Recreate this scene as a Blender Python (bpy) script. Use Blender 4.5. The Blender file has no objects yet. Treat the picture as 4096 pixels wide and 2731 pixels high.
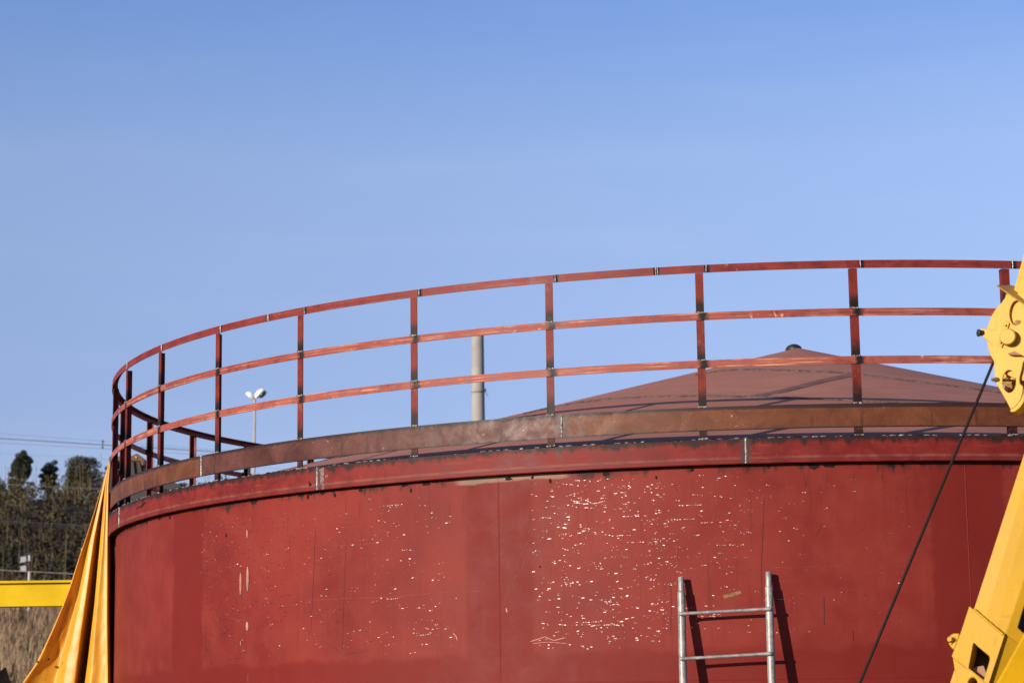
import bpy, bmesh, math, random
from mathutils import Vector, Matrix, noise as mnoise
sin, cos, pi, R = math.sin, math.cos, math.pi, math.radians
sc = bpy.context.scene
COL = sc.collection
rng = random.Random(7)

# ------------------------------------------------------------------ camera numbers (photo 4096 x 2731)
F, PITCH, ROLL, CAMZ = 9194.0, 0.17313, -0.013156, 1.6
CX, CY = 2.159, 19.493              # tank axis
DECK = 3.4292                       # top of the curb ring
RAIL_R, RING_R, WALL_R = 5.511, 5.5237, 5.463
TH0, DTH = -1.2464, 0.177208        # posts
SUN_AZ, SUN_EL = -45.0, 11.8        # from the tank's front, degrees; height

def ray(x, y):
    u, v = x - 2048, y - 1365.5
    c, s = cos(ROLL), sin(ROLL)
    u, v = c*u + s*v, -s*u + c*v
    a = Vector((u/F, 1, -v/F)); cp, sp = cos(PITCH), sin(PITCH)
    return Vector((a.x, cp*a.y - sp*a.z, sp*a.y + cp*a.z))
def at(x, y, Y):
    d = ray(x, y)
    return Vector((0, 0, CAMZ)) + d*(Y/d.y)
def on_plane(x, y, P, n):
    d = ray(x, y); o = Vector((0, 0, CAMZ))
    return o + d*((P - o).dot(n)/d.dot(n))
def cyl(x, y, r=WALL_R):            # pixel -> (theta, z) on an upright cylinder round the tank axis
    d = ray(x, y)
    A = d.x**2 + d.y**2; B = -2*(d.x*CX + d.y*CY); C = CX*CX + CY*CY - r*r
    t = (-B - math.sqrt(max(B*B - 4*A*C, 0)))/2/A
    p = d*t
    return math.atan2(p.x - CX, CY - p.y), p.z + CAMZ
def cp(th, r, z): return Vector((CX + r*sin(th), CY - r*cos(th), z))

# ------------------------------------------------------------------ object helpers
def tag(o, label=None, cat=None, group=None, kind=None):
    if label: o['label'] = label
    if cat: o['category'] = cat
    if group: o['group'] = group
    if kind: o['kind'] = kind
    return o
def empty(name, loc, label, cat, group=None, rz=0):
    o = bpy.data.objects.new(name, None); COL.objects.link(o)
    o.location = loc; o.rotation_euler = (0, 0, rz); o.empty_display_size = .2
    return tag(o, label, cat, group)

class MB:
    def __init__(s): s.v = []; s.f = []; s.m = []; s.uv = []; s.sm = []; s.tint = []
    def face(s, pts, m=0, uv=None, smooth=False, tint=0.5):
        b = len(s.v); s.v += [tuple(p) for p in pts]
        s.f.append(list(range(b, b + len(pts)))); s.m.append(m); s.sm.append(smooth); s.tint.append(tint)
        s.uv += uv if uv else [(p[0], p[2]) for p in pts]
    def grid(s, P, m=0, UV=None, smooth=True, close=False):
        nr, nc = len(P), len(P[0]); b = len(s.v)
        for row in P: s.v += [tuple(p) for p in row]
        for i in range(nr - 1):
            for j in range(nc - (0 if close else 1)):
                k = (j + 1) % nc
                s.f.append([b + i*nc + j, b + i*nc + k, b + (i + 1)*nc + k, b + (i + 1)*nc + j])
                s.m.append(m); s.sm.append(smooth); s.tint.append(.5)
                if UV:
                    def q(a, c, jj): 
                        u = UV[a][c]
                        return u
                    s.uv += [UV[i][j], UV[i][k], UV[i + 1][k], UV[i + 1][j]]
                else: s.uv += [(P[a][c][0], P[a][c][2]) for a, c in ((i, j), (i, k), (i + 1, k), (i + 1, j))]
    def sweep(s, prof, a, b, n, m=0, uscale=None, closed_prof=True, caps=False, mats=None):
        # prof: list of (r,z); swept round the tank axis from angle a to b; u = angle (or metres), v = z
        pr = prof + [prof[0]] if closed_prof else prof
        for k in range(len(pr) - 1):
            (r0, z0), (r1, z1) = pr[k], pr[k + 1]
            ths = [a + (b - a)*i/n for i in range(n + 1)]
            us = [(t if uscale is None else uscale(t)) for t in ths]
            P = [[cp(t, r0, z0) for t in ths], [cp(t, r1, z1) for t in ths]]
            U = [[(u, z0) for u in us], [(u, z1) for u in us]]
            s.grid(P, mats[k] if mats else m, U)
        if caps:
            for t in (a, b): s.face([cp(t, r, z) for r, z in (prof if t == b else prof[::-1])], m)
    def box(s, c, sx, sy, sz, rot=None, m=0):
        c = Vector(c); M = rot or Matrix.Identity(3)
        q = [c + M @ Vector((x*sx/2, y*sy/2, z*sz/2)) for x in (-1, 1) for y in (-1, 1) for z in (-1, 1)]
        for f in ((0, 1, 3, 2), (4, 6, 7, 5), (0, 4, 5, 1), (2, 3, 7, 6), (0, 2, 6, 4), (1, 5, 7, 3)):
            s.face([q[i] for i in f], m)
    def tube(s, pts, rad, n=12, m=0, caps=True, jit=0, smooth=True):
        pts = [Vector(p) for p in pts]
        rows = []; X = None
        for i, p in enumerate(pts):
            d = (pts[min(i + 1, len(pts) - 1)] - pts[max(i - 1, 0)]).normalized()
            if X is None: X = d.orthogonal().normalized()
            X = (X - d*X.dot(d)).normalized(); Y = d.cross(X)
            r = rad[i] if isinstance(rad, (list, tuple)) else rad
            rows.append([p + (X*cos(2*pi*k/n) + Y*sin(2*pi*k/n))*r*(1 + rng.uniform(-jit, jit)) for k in range(n)])
        s.grid(rows, m, None, smooth, close=True)
        if caps: s.face(rows[0][::-1], m); s.face(rows[-1], m)
    def blob(s, c, rx, ry, rz, rot=None, m=0, n=8, k=5, jit=.15):
        M = rot or Matrix.Identity(3); rows = []
        for i in range(k + 1):
            a = pi*i/k
            rows.append([Vector(c) + M @ Vector((rx*sin(a)*cos(2*pi*j/n), ry*sin(a)*sin(2*pi*j/n), rz*cos(a)))*(1 + rng.uniform(-jit, jit)) for j in range(n)])
        s.grid(rows, m, None, True, close=True)
    def build(s, name, mats, parent=None, tint=False):
        me = bpy.data.meshes.new(name); me.from_pydata(s.v, [], s.f)
        for m in (mats if isinstance(mats, (list, tuple)) else [mats]): me.materials.append(m)
        me.polygons.foreach_set('material_index', s.m); me.polygons.foreach_set('use_smooth', s.sm)
        uv = me.uv_layers.new(name='UVMap'); uv.data.foreach_set('uv', [c for p in s.uv for c in p])
        if tint:
            at_ = me.attributes.new('tint', 'FLOAT', 'FACE'); at_.data.foreach_set('value', s.tint)
        me.update()
        o = bpy.data.objects.new(name, me); COL.objects.link(o)
        if parent:
            o.parent = parent; o.matrix_parent_inverse = _pinv(parent)
        return o
def _pinv(p):          # meshes are modelled in world coordinates
    return Matrix.Translation(-Vector(p.location)) if p.type == 'EMPTY' else Matrix.Identity(4)
def bevel(o, w=.004, seg=2):
    m = o.modifiers.new('Bevel', 'BEVEL'); m.width = w; m.segments = seg; m.limit_method = 'ANGLE'; m.angle_limit = R(35)
    return o
def weld_mesh(o, d=1e-5):
    bm = bmesh.new(); bm.from_mesh(o.data); bmesh.ops.remove_doubles(bm, verts=bm.verts, dist=d)
    bmesh.ops.recalc_face_normals(bm, faces=bm.faces); bm.to_mesh(o.data); bm.free(); return o
def plate(name, mat, parent, outer, holes, P, n, t, back=0.0, bev=.003):
    """outline traced on a real plane (through P, normal n towards the viewer), given its thickness t"""
    n = n.normalized(); P = P - n*back
    bm = bmesh.new(); loops = []
    for poly in [outer] + holes:
        vs = [bm.verts.new(on_plane(x, y, P, n)) for x, y in poly]
        loops.append([bm.edges.new((vs[i], vs[(i + 1) % len(vs)])) for i in range(len(vs))])
    g = bmesh.ops.triangle_fill(bm, use_beauty=True, use_dissolve=True, edges=[e for l in loops for e in l], normal=n)
    fs = [f for f in bm.faces]
    r = bmesh.ops.extrude_face_region(bm, geom=fs)
    bmesh.ops.translate(bm, verts=[e for e in r['geom'] if isinstance(e, bmesh.types.BMVert)], vec=-n*t)
    bmesh.ops.recalc_face_normals(bm, faces=bm.faces)
    me = bpy.data.meshes.new(name); bm.to_mesh(me); bm.free(); me.materials.append(mat)
    o = bpy.data.objects.new(name, me); COL.objects.link(o)
    o.parent = parent; o.matrix_parent_inverse = _pinv(parent)
    if bev: bevel(o, bev)
    return o
def ell(cx, cy, rx, ry, n=28, rot=0, a0=0, a1=360):
    out = []
    for i in range(n):
        a = R(a0 + (a1 - a0)*i/n); x, y = rx*cos(a), ry*sin(a)
        out.append((cx + x*cos(rot) - y*sin(rot), cy + x*sin(rot) + y*cos(rot)))
    return out

# ------------------------------------------------------------------ material helpers
class NT:
    def __init__(s, name):
        s.mat = bpy.data.materials.new(name); s.mat.use_nodes = True
        s.nt = s.mat.node_tree; s.b = s.nt.nodes['Principled BSDF']; s._c = {}
    def n(s, t, **kw):
        nd = s.nt.nodes.new(t)
        for k, v in kw.items(): setattr(nd, k, v)
        return nd
    def set(s, sock, v):
        if isinstance(v, bpy.types.NodeSocket): s.nt.links.new(v, sock)
        elif v is not None:
            if hasattr(sock.default_value, '__len__') and hasattr(v, '__len__') and len(sock.default_value) == 4 and len(v) == 3: v = (*v, 1)
            sock.default_value = v
    def uv(s): 
        if 'uv' not in s._c: s._c['uv'] = s.n('ShaderNodeTexCoord').outputs['UV']
        return s._c['uv']
    def pos(s):
        if 'p' not in s._c: s._c['p'] = s.n('ShaderNodeNewGeometry').outputs['Position']
        return s._c['p']
    def xyz(s, v):
        nd = s.n('ShaderNodeSeparateXYZ'); s.set(nd.inputs[0], v); return nd.outputs
    def scale(s, v, k):
        nd = s.n('ShaderNodeVectorMath', operation='MULTIPLY'); s.set(nd.inputs[0], v); nd.inputs[1].default_value = k; return nd.outputs[0]
    def noise(s, v, scale=5, detail=4, rough=.6, dist=0):
        nd = s.n('ShaderNodeTexNoise'); s.set(nd.inputs['Vector'], v)
        nd.inputs['Scale'].default_value = scale; nd.inputs['Detail'].default_value = detail
        nd.inputs['Roughness'].default_value = rough; nd.inputs['Distortion'].default_value = dist
        return nd.outputs['Fac']
    def rng(s, v, a, b, c=0, d=1, smooth=True):
        nd = s.n('ShaderNodeMapRange'); nd.interpolation_type = 'SMOOTHSTEP' if smooth else 'LINEAR'; nd.clamp = True
        s.set(nd.inputs[0], v)
        for i, q in enumerate((a, b, c, d)): s.set(nd.inputs[i + 1], q)
        return nd.outputs[0]
    def m(s, op, a, b=None):
        nd = s.n('ShaderNodeMath', operation=op); s.set(nd.inputs[0], a)
        if b is not None: s.set(nd.inputs[1], b)
        return nd.outputs[0]
    def mul(s, *a):
        o = a[0]
        for q in a[1:]: o = s.m('MULTIPLY', o, q)
        return o
    def mx(s, *a):
        o = a[0]
        for q in a[1:]: o = s.m('MAXIMUM', o, q)
        return o
    def mix(s, f, a, b):
        nd = s.n('ShaderNodeMix', data_type='RGBA'); s.set(nd.inputs[0], f); s.set(nd.inputs[6], a); s.set(nd.inputs[7], b); return nd.outputs[2]
    def bump(s, h, strength=.3, dist=.01):
        nd = s.n('ShaderNodeBump'); s.set(nd.inputs['Height'], h); nd.inputs['Strength'].default_value = strength; nd.inputs['Distance'].default_value = dist
        s.nt.links.new(nd.outputs[0], s.b.inputs['Normal'])
    def out(s, col, rough=.5, metal=0, spec=.5):
        s.set(s.b.inputs['Base Color'], col); s.set(s.b.inputs['Roughness'], rough); s.set(s.b.inputs['Metallic'], metal)
        s.set(s.b.inputs['Specular IOR Level'], spec); return s.mat
def simple(name, col, rough=.5, metal=0, var=.25, scale=8, spec=.5, bump=0):
    t = NT(name); f = t.noise(t.pos(), scale, 5, .65)
    c = t.mix(t.rng(f, .3, .7), tuple(k*(1 - var) for k in col), tuple(min(1, k*(1 + var)) for k in col))
    if bump: t.bump(f, bump, .01)
    return t.out(c, t.rng(f, .2, .8, max(rough - .08, .05), min(rough + .08, 1)), metal, spec)

RED, REDL, BURN = (.31, .040, .030), (.52, .15, .10), (.020, .014, .013)

def mat_wall():
    t = NT('red_primer_shell'); uv = t.uv(); X, Y, Z = t.xyz(uv)   # u = theta (rad), v = z (m)
    uvm = t.scale(uv, (WALL_R, 1, 1))
    big = t.noise(uvm, 1.1, 3, .55, .4); mid = t.noise(uvm, 5, 5, .65, .3); fine = t.noise(uvm, 60, 3, .7)
    streak = t.noise(t.scale(uv, (WALL_R*22, 1.1, 1)), 1, 4, .7); blot = t.noise(uvm, 2.6, 4, .6, 1.0)
    c = t.mix(t.rng(big, .32, .68), (.146, .0150, .0115), (.205, .0260, .0190))
    c = t.mix(t.rng(mid, .35, .75, 0, .45), c, (.220, .040, .028))
    c = t.mix(t.mul(t.rng(streak, .58, .80), .38), c, (.215, .050, .033))
    c = t.mix(t.mul(t.rng(streak, .44, .24), .55), c, (.085, .013, .010))
    drip = t.noise(t.scale(uv, (WALL_R*30, .55, 1)), 1, 3, .6)
    c = t.mix(t.mul(t.rng(drip, .62, .78), t.rng(Y, 2.5, 3.25), .5), c, (.055, .014, .011))
    c = t.mix(t.rng(fine, .3, .7, 0, .12), c, (.12, .016, .014))
    # rolled-on touch-up paint: a band along every upright seam and along the bottom of the strake
    pw = R(30.9)
    ph = t.m('DIVIDE', t.m('ADD', X, R(24.4) + 20*pw), pw)
    fr = t.m('ABSOLUTE', t.m('SUBTRACT', ph, t.m('ROUND', ph)))
    edge = t.m('ADD', fr, t.m('MULTIPLY', t.m('SUBTRACT', mid, .5), .03))
    seam = t.rng(edge, .072, .088, 1, 0)
    zz = t.m('ADD', Y, t.m('MULTIPLY', t.m('SUBTRACT', blot, .5), .16))
    bot = t.rng(zz, 2.12, 2.17, 1, 0)
    c = t.mix(t.mul(t.mx(seam, bot), .75), c, (.140, .0125, .0092))
    # scorching under the curb ring, with runs
    runs = t.noise(t.scale(uv, (WALL_R*16, 2.2, 1)), 1, 3, .6)
    lim = t.m('ADD', t.rng(runs, .50, .80, 3.266, 3.19, False), t.m('MULTIPLY', t.m('SUBTRACT', t.m('ADD', mid, blot), 1.0), -.16))
    scorch = t.rng(t.m('SUBTRACT', Y, lim), -.03, .03)
    c = t.mix(t.mul(scorch, .85), c, BURN)
    wh = t.mul(t.rng(t.m('ADD', Y, t.m('MULTIPLY', mid, .05)), 3.252, 3.268), t.rng(t.m('ABSOLUTE', t.m('ADD', X, R(23.5))), R(3.6), R(4.4), 1, 0))
    c = t.mix(t.mul(wh, .5), c, (.34, .25, .19))
    t.bump(t.m('ADD', t.m('MULTIPLY', big, 2.5), t.m('MULTIPLY', fine, .06)), .10, .02)
    return t.out(c, t.rng(mid, .3, .7, .50, .62), 0, .12)

def mat_ring():
    t = NT('scorched_red_steel'); uv = t.uv(); X, Y, Z = t.xyz(uv)
    uvm = t.scale(uv, (RING_R, 1, 1)); zr = t.m('SUBTRACT', Y, DECK)
    mid = t.noise(uvm, 7, 5, .65, .4); lon = t.noise(t.scale(uv, (RING_R*2.2, 40, 1)), 1, 5, .7, .5); spots = t.noise(uvm, 26, 3, .7)
    runs = t.noise(t.scale(uv, (RING_R*14, 3, 1)), 1, 4, .65)
    c = t.mix(t.rng(mid, .32, .68), (.120, .0110, .0092), (.185, .0205, .0155))
    c = t.mix(t.mul(t.rng(lon, .56, .78), .65), c, (.29, .080, .052))
    c = t.mix(t.mul(t.rng(spots, .66, .76), .6), c, (.34, .14, .10))
    c = t.mix(t.mul(t.rng(runs, .40, .27), .7), c, (.09, .022, .020))
    # pale rolled line above the lower edge
    c = t.mix(t.mul(t.rng(t.m('ABSOLUTE', t.m('ADD', zr, .122)), .004, .013, 1, 0), t.rng(mid, .4, .6, .2, .65)), c, (.20, .075, .055))
    c = t.mix(t.mul(t.rng(t.m('ABSOLUTE', t.m('ADD', zr, .134)), .002, .006, 1, 0), .6), c, (.10, .018, .018))
    lim = t.m('ADD', t.rng(runs, .40, .76, -.012, -.060, False), t.m('MULTIPLY', t.m('SUBTRACT', spots, .5), .030))
    c = t.mix(t.mul(t.rng(t.m('SUBTRACT', zr, lim), -.022, .012), .9), c, (.016, .012, .011))
    c = t.mix(t.mul(t.rng(zr, -.007, -.003), t.rng(spots, .55, .66)), c, (.20, .17, .145))
    # burnt either side of the butt welds
    ph = t.m('DIVIDE', t.m('ADD', X, R(7.62) + 11*R(31.25)), R(31.25))
    fr = t.m('MULTIPLY', t.m('ABSOLUTE', t.m('SUBTRACT', ph, t.m('ROUND', ph))), R(31.25)*RING_R)
    c = t.mix(t.mul(t.rng(t.m('ADD', fr, t.m('MULTIPLY', t.m('SUBTRACT', mid, .5), .06)), .012, .045, 1, 0), .75), c, (.05, .034, .032))
    t.bump(t.m('ADD', mid, lon), .12, .006)
    return t.out(c, t.rng(mid, .3, .7, .48, .62), 0, .16)

def mat_rail(name, wear, off=.02, bw=1):
    t = NT(name); uv = t.uv(); X, Y, Z = t.xyz(uv)     # u = post units, v = z
    p = t.pos(); mid = t.noise(p, 9, 5, .65, .4)
    lon = t.noise(t.scale(uv, (1.6, 90, 1)), 1, 5, .7, .6); sp = t.noise(p, 34, 3, .7); blot = t.noise(p, 3.1, 4, .65, .5)
    c = t.mix(t.rng(mid, .3, .7), (.115, .0105, .0088), (.185, .0190, .0145))
    c = t.mix(t.mul(t.rng(lon, .62 - .16*wear, .82 - .14*wear), t.rng(blot, .35, .6), .35 + .5*wear), c, (.36, .115, .075))
    c = t.mix(t.mul(t.rng(blot, .60 - .1*wear, .78), .25 + .55*wear), c, (.33, .088, .066))
    c = t.mix(t.mul(t.rng(sp, .70, .78), t.rng(lon, .5, .6), .8), c, (.46, .23, .15))
    c = t.mix(t.mul(t.rng(mid, .25, .6, .35, 1), .72*wear), c, (.32, .095, .066))
    c = t.mix(t.mul(t.rng(lon, .50, .66), t.rng(blot, .40, .56), wear), c, (.56, .27, .17))
    fr = t.m('SUBTRACT', t.m('SUBTRACT', X, off), t.m('ROUND', t.m('SUBTRACT', X, off)))
    d = t.m('ADD', t.m('ABSOLUTE', fr), t.m('MULTIPLY', t.m('SUBTRACT', sp, .5), .05*bw))
    pat = t.noise(p, 5.5, 4, .7, .8); c = t.mix(t.mul(t.rng(pat, .64, .70), .15 + .7*wear), c, (.62, .36, .25))
    c = t.mix(t.mul(t.rng(d, .008*bw, .050*bw, 1, 0), t.rng(mid, .3, .5, .7, 1)), c, (.010, .008, .008))
    return t.out(c, t.rng(mid, .3, .7, .46, .60), 0, .18)

def mat_post():
    t = NT('post_steel'); uv = t.uv(); X, Y, Z = t.xyz(uv); p = t.pos()
    mid = t.noise(p, 11, 5, .65, .4); sp = t.noise(p, 40, 3, .7); blot = t.noise(p, 4.3, 4, .65)
    c = t.mix(t.rng(mid, .3, .7), (.110, .0150, .0100), (.185, .0270, .0170))
    c = t.mix(t.mul(t.rng(blot, .54, .72), .6), c, (.27, .072, .048))
    c = t.mix(t.mul(t.rng(sp, .66, .75), .7), c, (.40, .18, .12))
    b = None
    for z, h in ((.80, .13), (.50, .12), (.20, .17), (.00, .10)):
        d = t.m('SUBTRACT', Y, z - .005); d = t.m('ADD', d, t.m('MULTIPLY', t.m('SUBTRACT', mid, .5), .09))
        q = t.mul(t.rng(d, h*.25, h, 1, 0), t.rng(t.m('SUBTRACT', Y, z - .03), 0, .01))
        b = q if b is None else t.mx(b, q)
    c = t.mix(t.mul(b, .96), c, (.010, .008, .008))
    return t.out(c, t.rng(mid, .3, .7, .48, .62), 0, .16)

def mat_toe(name, lo, hi, rust, rustamt, topband):
    t = NT(name); uv = t.uv(); X, Y, Z = t.xyz(uv); uvm = t.scale(uv, (RAIL_R, 1, 1)); zr = t.m('SUBTRACT', Y, DECK)
    big = t.noise(uvm, 3.2, 5, .65, .8); mid = t.noise(uvm, 12, 5, .65, .5); sp = t.noise(uvm, 36, 3, .7)
    runs = t.noise(t.scale(uv, (RAIL_R*18, 2.5, 1)), 1, 4, .65); fine = t.noise(uvm, 90, 2, .7)
    c = t.mix(t.rng(big, .32, .68), lo, hi)
    c = t.mix(t.mul(t.rng(mid, .40, .66), rustamt), c, rust)
    c = t.mix(t.mul(t.rng(fine, .35, .7), .25), c, tuple(k*.55 for k in lo))
    c = t.mix(t.mul(t.rng(sp, .63, .72), t.rng(big, .50, .60), .85), c, (.40, .27, .20))
    c = t.mix(t.mul(t.rng(runs, .45, .28), .75), c, (.035, .014, .010))
    c = t.mix(t.mul(t.rng(runs, .60, .75), t.rng(mid, .45, .6), .5), c, (.22, .10, .065))
    ed = t.mx(t.rng(t.m('ADD', zr, t.m('MULTIPLY', t.m('ADD', mid, runs), .030)), .206, .224), t.rng(t.m('SUBTRACT', zr, t.m('MULTIPLY', mid, .012)), .060, .052))
    c = t.mix(t.mul(ed, .92), c, (.018, .012, .011))
    if topband:
        w = t.rng(X, R(-18.5), R(-2), .192, .176, False)
        c = t.mix(t.mul(t.rng(t.m('SUBTRACT', zr, w), -.002, .003), t.rng(sp, .62, .72, .88, .2)), c, (.030, .013, .014))
    for k in range(-1, 1):
        pass
    ph = t.m('DIVIDE', t.m('ADD', X, R(19.6) + 11*R(360/11)), R(360/11))
    fr = t.m('MULTIPLY', t.m('ABSOLUTE', t.m('SUBTRACT', ph, t.m('ROUND', ph))), R(360/11)*RAIL_R)
    c = t.mix(t.mul(t.rng(t.m('ADD', fr, t.m('MULTIPLY', t.m('SUBTRACT', mid, .5), .07)), .012, .06, 1, 0), .8), c, (.055, .038, .030))
    return t.out(c, t.rng(mid, .3, .7, .42, .58), 0, .24)

def mat_roof():
    t = NT('faded_roof_primer'); p = t.pos()
    big = t.noise(p, .9, 4, .6, .5); wav = t.noise(t.scale(p, (1.2, 3.5, 2)), 2.0, 5, .65, .6); fine = t.noise(p, 40, 3, .7)
    c = t.mix(t.rng(big, .3, .7), (.335, .136, .082), (.420, .178, .110))
    c = t.mix(t.rng(wav, .42, .72, 0, .8), c, (.345, .120, .078))
    c = t.mix(t.rng(fine, .4, .7, 0, .2), c, (.20, .085, .068))
    t.bump(t.m('ADD', wav, big), .25, .02)
    return t.out(c, .62, 0, .3)

def mat_tarp():
    t = NT('orange_vinyl'); p = t.pos(); f = t.noise(t.scale(p, (1, 1, .4)), 4, 4, .55, .5); g = t.noise(p, 45, 3, .7)
    c = t.mix(t.rng(f, .3, .7), (.55, .240, .018), (.67, .330, .032))
    c = t.mix(t.rng(g, .62, .75, 0, .25), c, (.34, .12, .012))
    t.bump(t.m('ADD', f, t.m('MULTIPLY', g, .12)), .18, .02)
    return t.out(c, .43, 0, .34)

def mat_crane(name='yellow_crane_paint', lo=(.44, .245, .009), hi=(.50, .285, .013)):
    t = NT(name); p = t.pos(); f = t.noise(p, 4, 5, .65, .4); g = t.noise(p, 60, 3, .7); s = t.noise(t.scale(p, (18, 18, 2)), 1, 4, .7)
    c = t.mix(t.rng(f, .3, .7), lo, hi)
    c = t.mix(t.mul(t.rng(s, .60, .8), .3), c, (.33, .145, .008))
    c = t.mix(t.mul(t.rng(g, .66, .74), t.rng(f, .45, .6), .75), c, (.13, .045, .012))
    h = t.noise(p, 13, 5, .7, 1.2); c = t.mix(t.mul(t.rng(h, .62, .74), .45), c, (.26, .10, .012))
    edge_normal = t.n('ShaderNodeBevel'); edge_normal.samples = 4; edge_normal.inputs['Radius'].default_value = .006
    gn = t.n('ShaderNodeNewGeometry'); dt = t.n('ShaderNodeVectorMath', operation='DOT_PRODUCT'); t.set(dt.inputs[0], edge_normal.outputs[0]); t.set(dt.inputs[1], gn.outputs['Normal'])
    c = t.mix(t.mul(t.rng(dt.outputs['Value'], .985, .88), t.rng(h, .42, .58), .7), c, (.20, .075, .018))  # rust along the worn edges
    t.bump(f, .06, .01)
    return t.out(c, t.rng(f, .3, .7, .42, .55), 0, .2)

def mat_leaf(name, dark, light, rough=.7):
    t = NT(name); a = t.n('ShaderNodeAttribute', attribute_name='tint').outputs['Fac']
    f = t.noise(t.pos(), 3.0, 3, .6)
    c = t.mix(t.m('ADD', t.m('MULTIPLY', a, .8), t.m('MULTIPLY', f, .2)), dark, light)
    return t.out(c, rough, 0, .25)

def mat_ground(name, a, b, scale, rough=.95):
    t = NT(name); f = t.noise(t.pos(), scale, 8, .7, .3)
    t.bump(f, .5, .05); return t.out(t.mix(t.rng(f, .3, .7), a, b), rough, 0, .2)

def mat_chip():
    t = NT('bare_metal_chip'); f = t.noise(t.pos(), 30, 2, .5)
    t.bump(f, .8, .02)
    return t.out(t.mix(f, (.36,.32,.31), (.66, .60, .57)), .58, 1.0)

def mat_galv():
    t = NT('galvanised_pipe'); p = t.pos(); f = t.noise(p, 14, 5, .7, .5); g = t.noise(t.scale(p, (50, 50, 9)), 1, 4, .7); h = t.noise(p, 90, 2, .6)
    c = t.mix(t.rng(f, .3, .7), (.19,.183,.172), (.36,.35,.325))
    c = t.mix(t.mul(t.rng(g, .58, .74), .7), c, (.09,.075,.062))
    c = t.mix(t.mul(t.rng(h, .64, .72), .6), c, (.75, .73, .70))
    t.bump(g, .15, .004)
    return t.out(c, t.rng(f, .3, .7, .38, .55), t.rng(g, .5, .7, .30, .05), .5)

def mat_weld():
    t = NT('weld_bead'); p = t.pos(); f = t.noise(p, 70, 3, .7)
    c = t.mix(t.rng(f, .35, .65), (.07,.057,.05), (.42,.385,.35)); t.bump(f, .8, .006)
    return t.out(c, .42, .35)

M = dict(
    head=mat_crane('pale_yellow_head_paint', (.57, .335, .052), (.65, .395, .072)),
    wall=mat_wall(), ring=mat_ring(), top=mat_rail('top_rail_paint', 0.15, .058, .5), mid=mat_rail('mid_rail_paint', .72), low=mat_rail('lower_rail_paint', 1.0),
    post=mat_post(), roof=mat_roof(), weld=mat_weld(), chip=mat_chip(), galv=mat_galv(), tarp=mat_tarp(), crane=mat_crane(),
    toe_m=mat_toe('mauve_primer_plate', (.055, .0155, .0105), (.125, .047, .035), (.075, .021, .011), .45, False),
    toe_r=mat_toe('rust_brown_plate', (.080, .0235, .0095), (.165, .055, .0225), (.132, .041, .0120), .6, True),
    scr_l=simple('scratch_pale', (.27,.080,.058), .6, spec=.2), scr_d=simple('scratch_dark', (.038,.018,.022), .6, spec=.2),
    burn_and_shade=simple('soot_and_shade', (.022, .013, .011), .9, spec=.08), pink=simple('pink_filler', (.36,.15,.115), .6), rim=simple('rust_rim', (.06,.026,.017), .7),
    pale=simple('pale_scuff', (.215,.040,.029), .6, spec=.15), ochre=simple('ochre_residue', (.20,.10,.035), .8, var=.6, scale=60),
    seam=simple('roof_seam', (.13,.085,.068), .7, var=.6, scale=25), seam_dk=simple('roof_lap', (.17,.078,.060), .7),
    black=simple('black_rubber', (.02, .018, .017), .5), dark=simple('dark_rust_and_shade', (.055, .028, .016), .75), brown=simple('brown_rust_and_shade', (.26, .12, .05), .6),
    rope=simple('greased_wire_rope', (.014, .010, .009), .6, scale=80, spec=.12), steel=simple('oily_steel', (.20, .13, .075), .4, .5),
    conc=simple('pole_concrete', (.29,.275,.25), .85, var=.12, scale=3), conc_b=simple('pole_wire', (.05, .05, .045), .7),
    lamp=simple('white_lamp_housing', (.8,.8,.78), .4, var=.03), lens=simple('dark_lamp_lens', (.03, .04, .035), .3), lpole=simple('pale_lamp_pole', (.36,.32,.26), .6, var=.08),
    wire=simple('cable_black', (.07, .065, .06), .7), wirel=simple('fence_wire', (.30, .25, .21), .6), ybeam=simple('signal_yellow', (.60, .40, .005), .42, var=.10, scale=2, spec=.15),
    grind=simple('ground_steel', (.15, .115, .105), .5, var=.5, scale=60, spec=.3),
    crane2=simple('deep_yellow_paint', (.50, .27, .003), .5, var=.06, scale=5, spec=.12),
    white=simple('white_painted_post', (.50,.48,.46), .6, var=.12, scale=9), grey=simple('grey_box', (.28,.30,.33), .5, var=.1),
    bark=simple('bark', (.13, .095, .07), .9), hop=simple('dark_hopper_steel', (.02,.02,.022), .6), hopr=simple('rusty_rim', (.12,.05,.02), .6), gold=simple('orange_bolt', (.95, .42, .10), .3, .6),
    leafA=mat_leaf('dark_green_leaf', (.010,.014,.007), (.055,.062,.028)), leafB=mat_leaf('grey_olive_leaf', (.016,.016,.011), (.085,.078,.048)),
    brush=mat_leaf('dry_brush_leaf', (.006,.005,.0035), (.125,.102,.046)), grass=mat_leaf('dry_grass_blade', (.035,.023,.013), (.40,.28,.165), .8),
    ground=mat_ground('packed_dirt', (.055,.036,.024), (.09,.06,.042), .8), hill=mat_ground('hill_soil', (.025,.018,.011), (.06,.042,.026), .35),
    mound=mat_ground('rusty_soil', (.08,.032,.013), (.30,.12,.045), 5.0),
)

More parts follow.
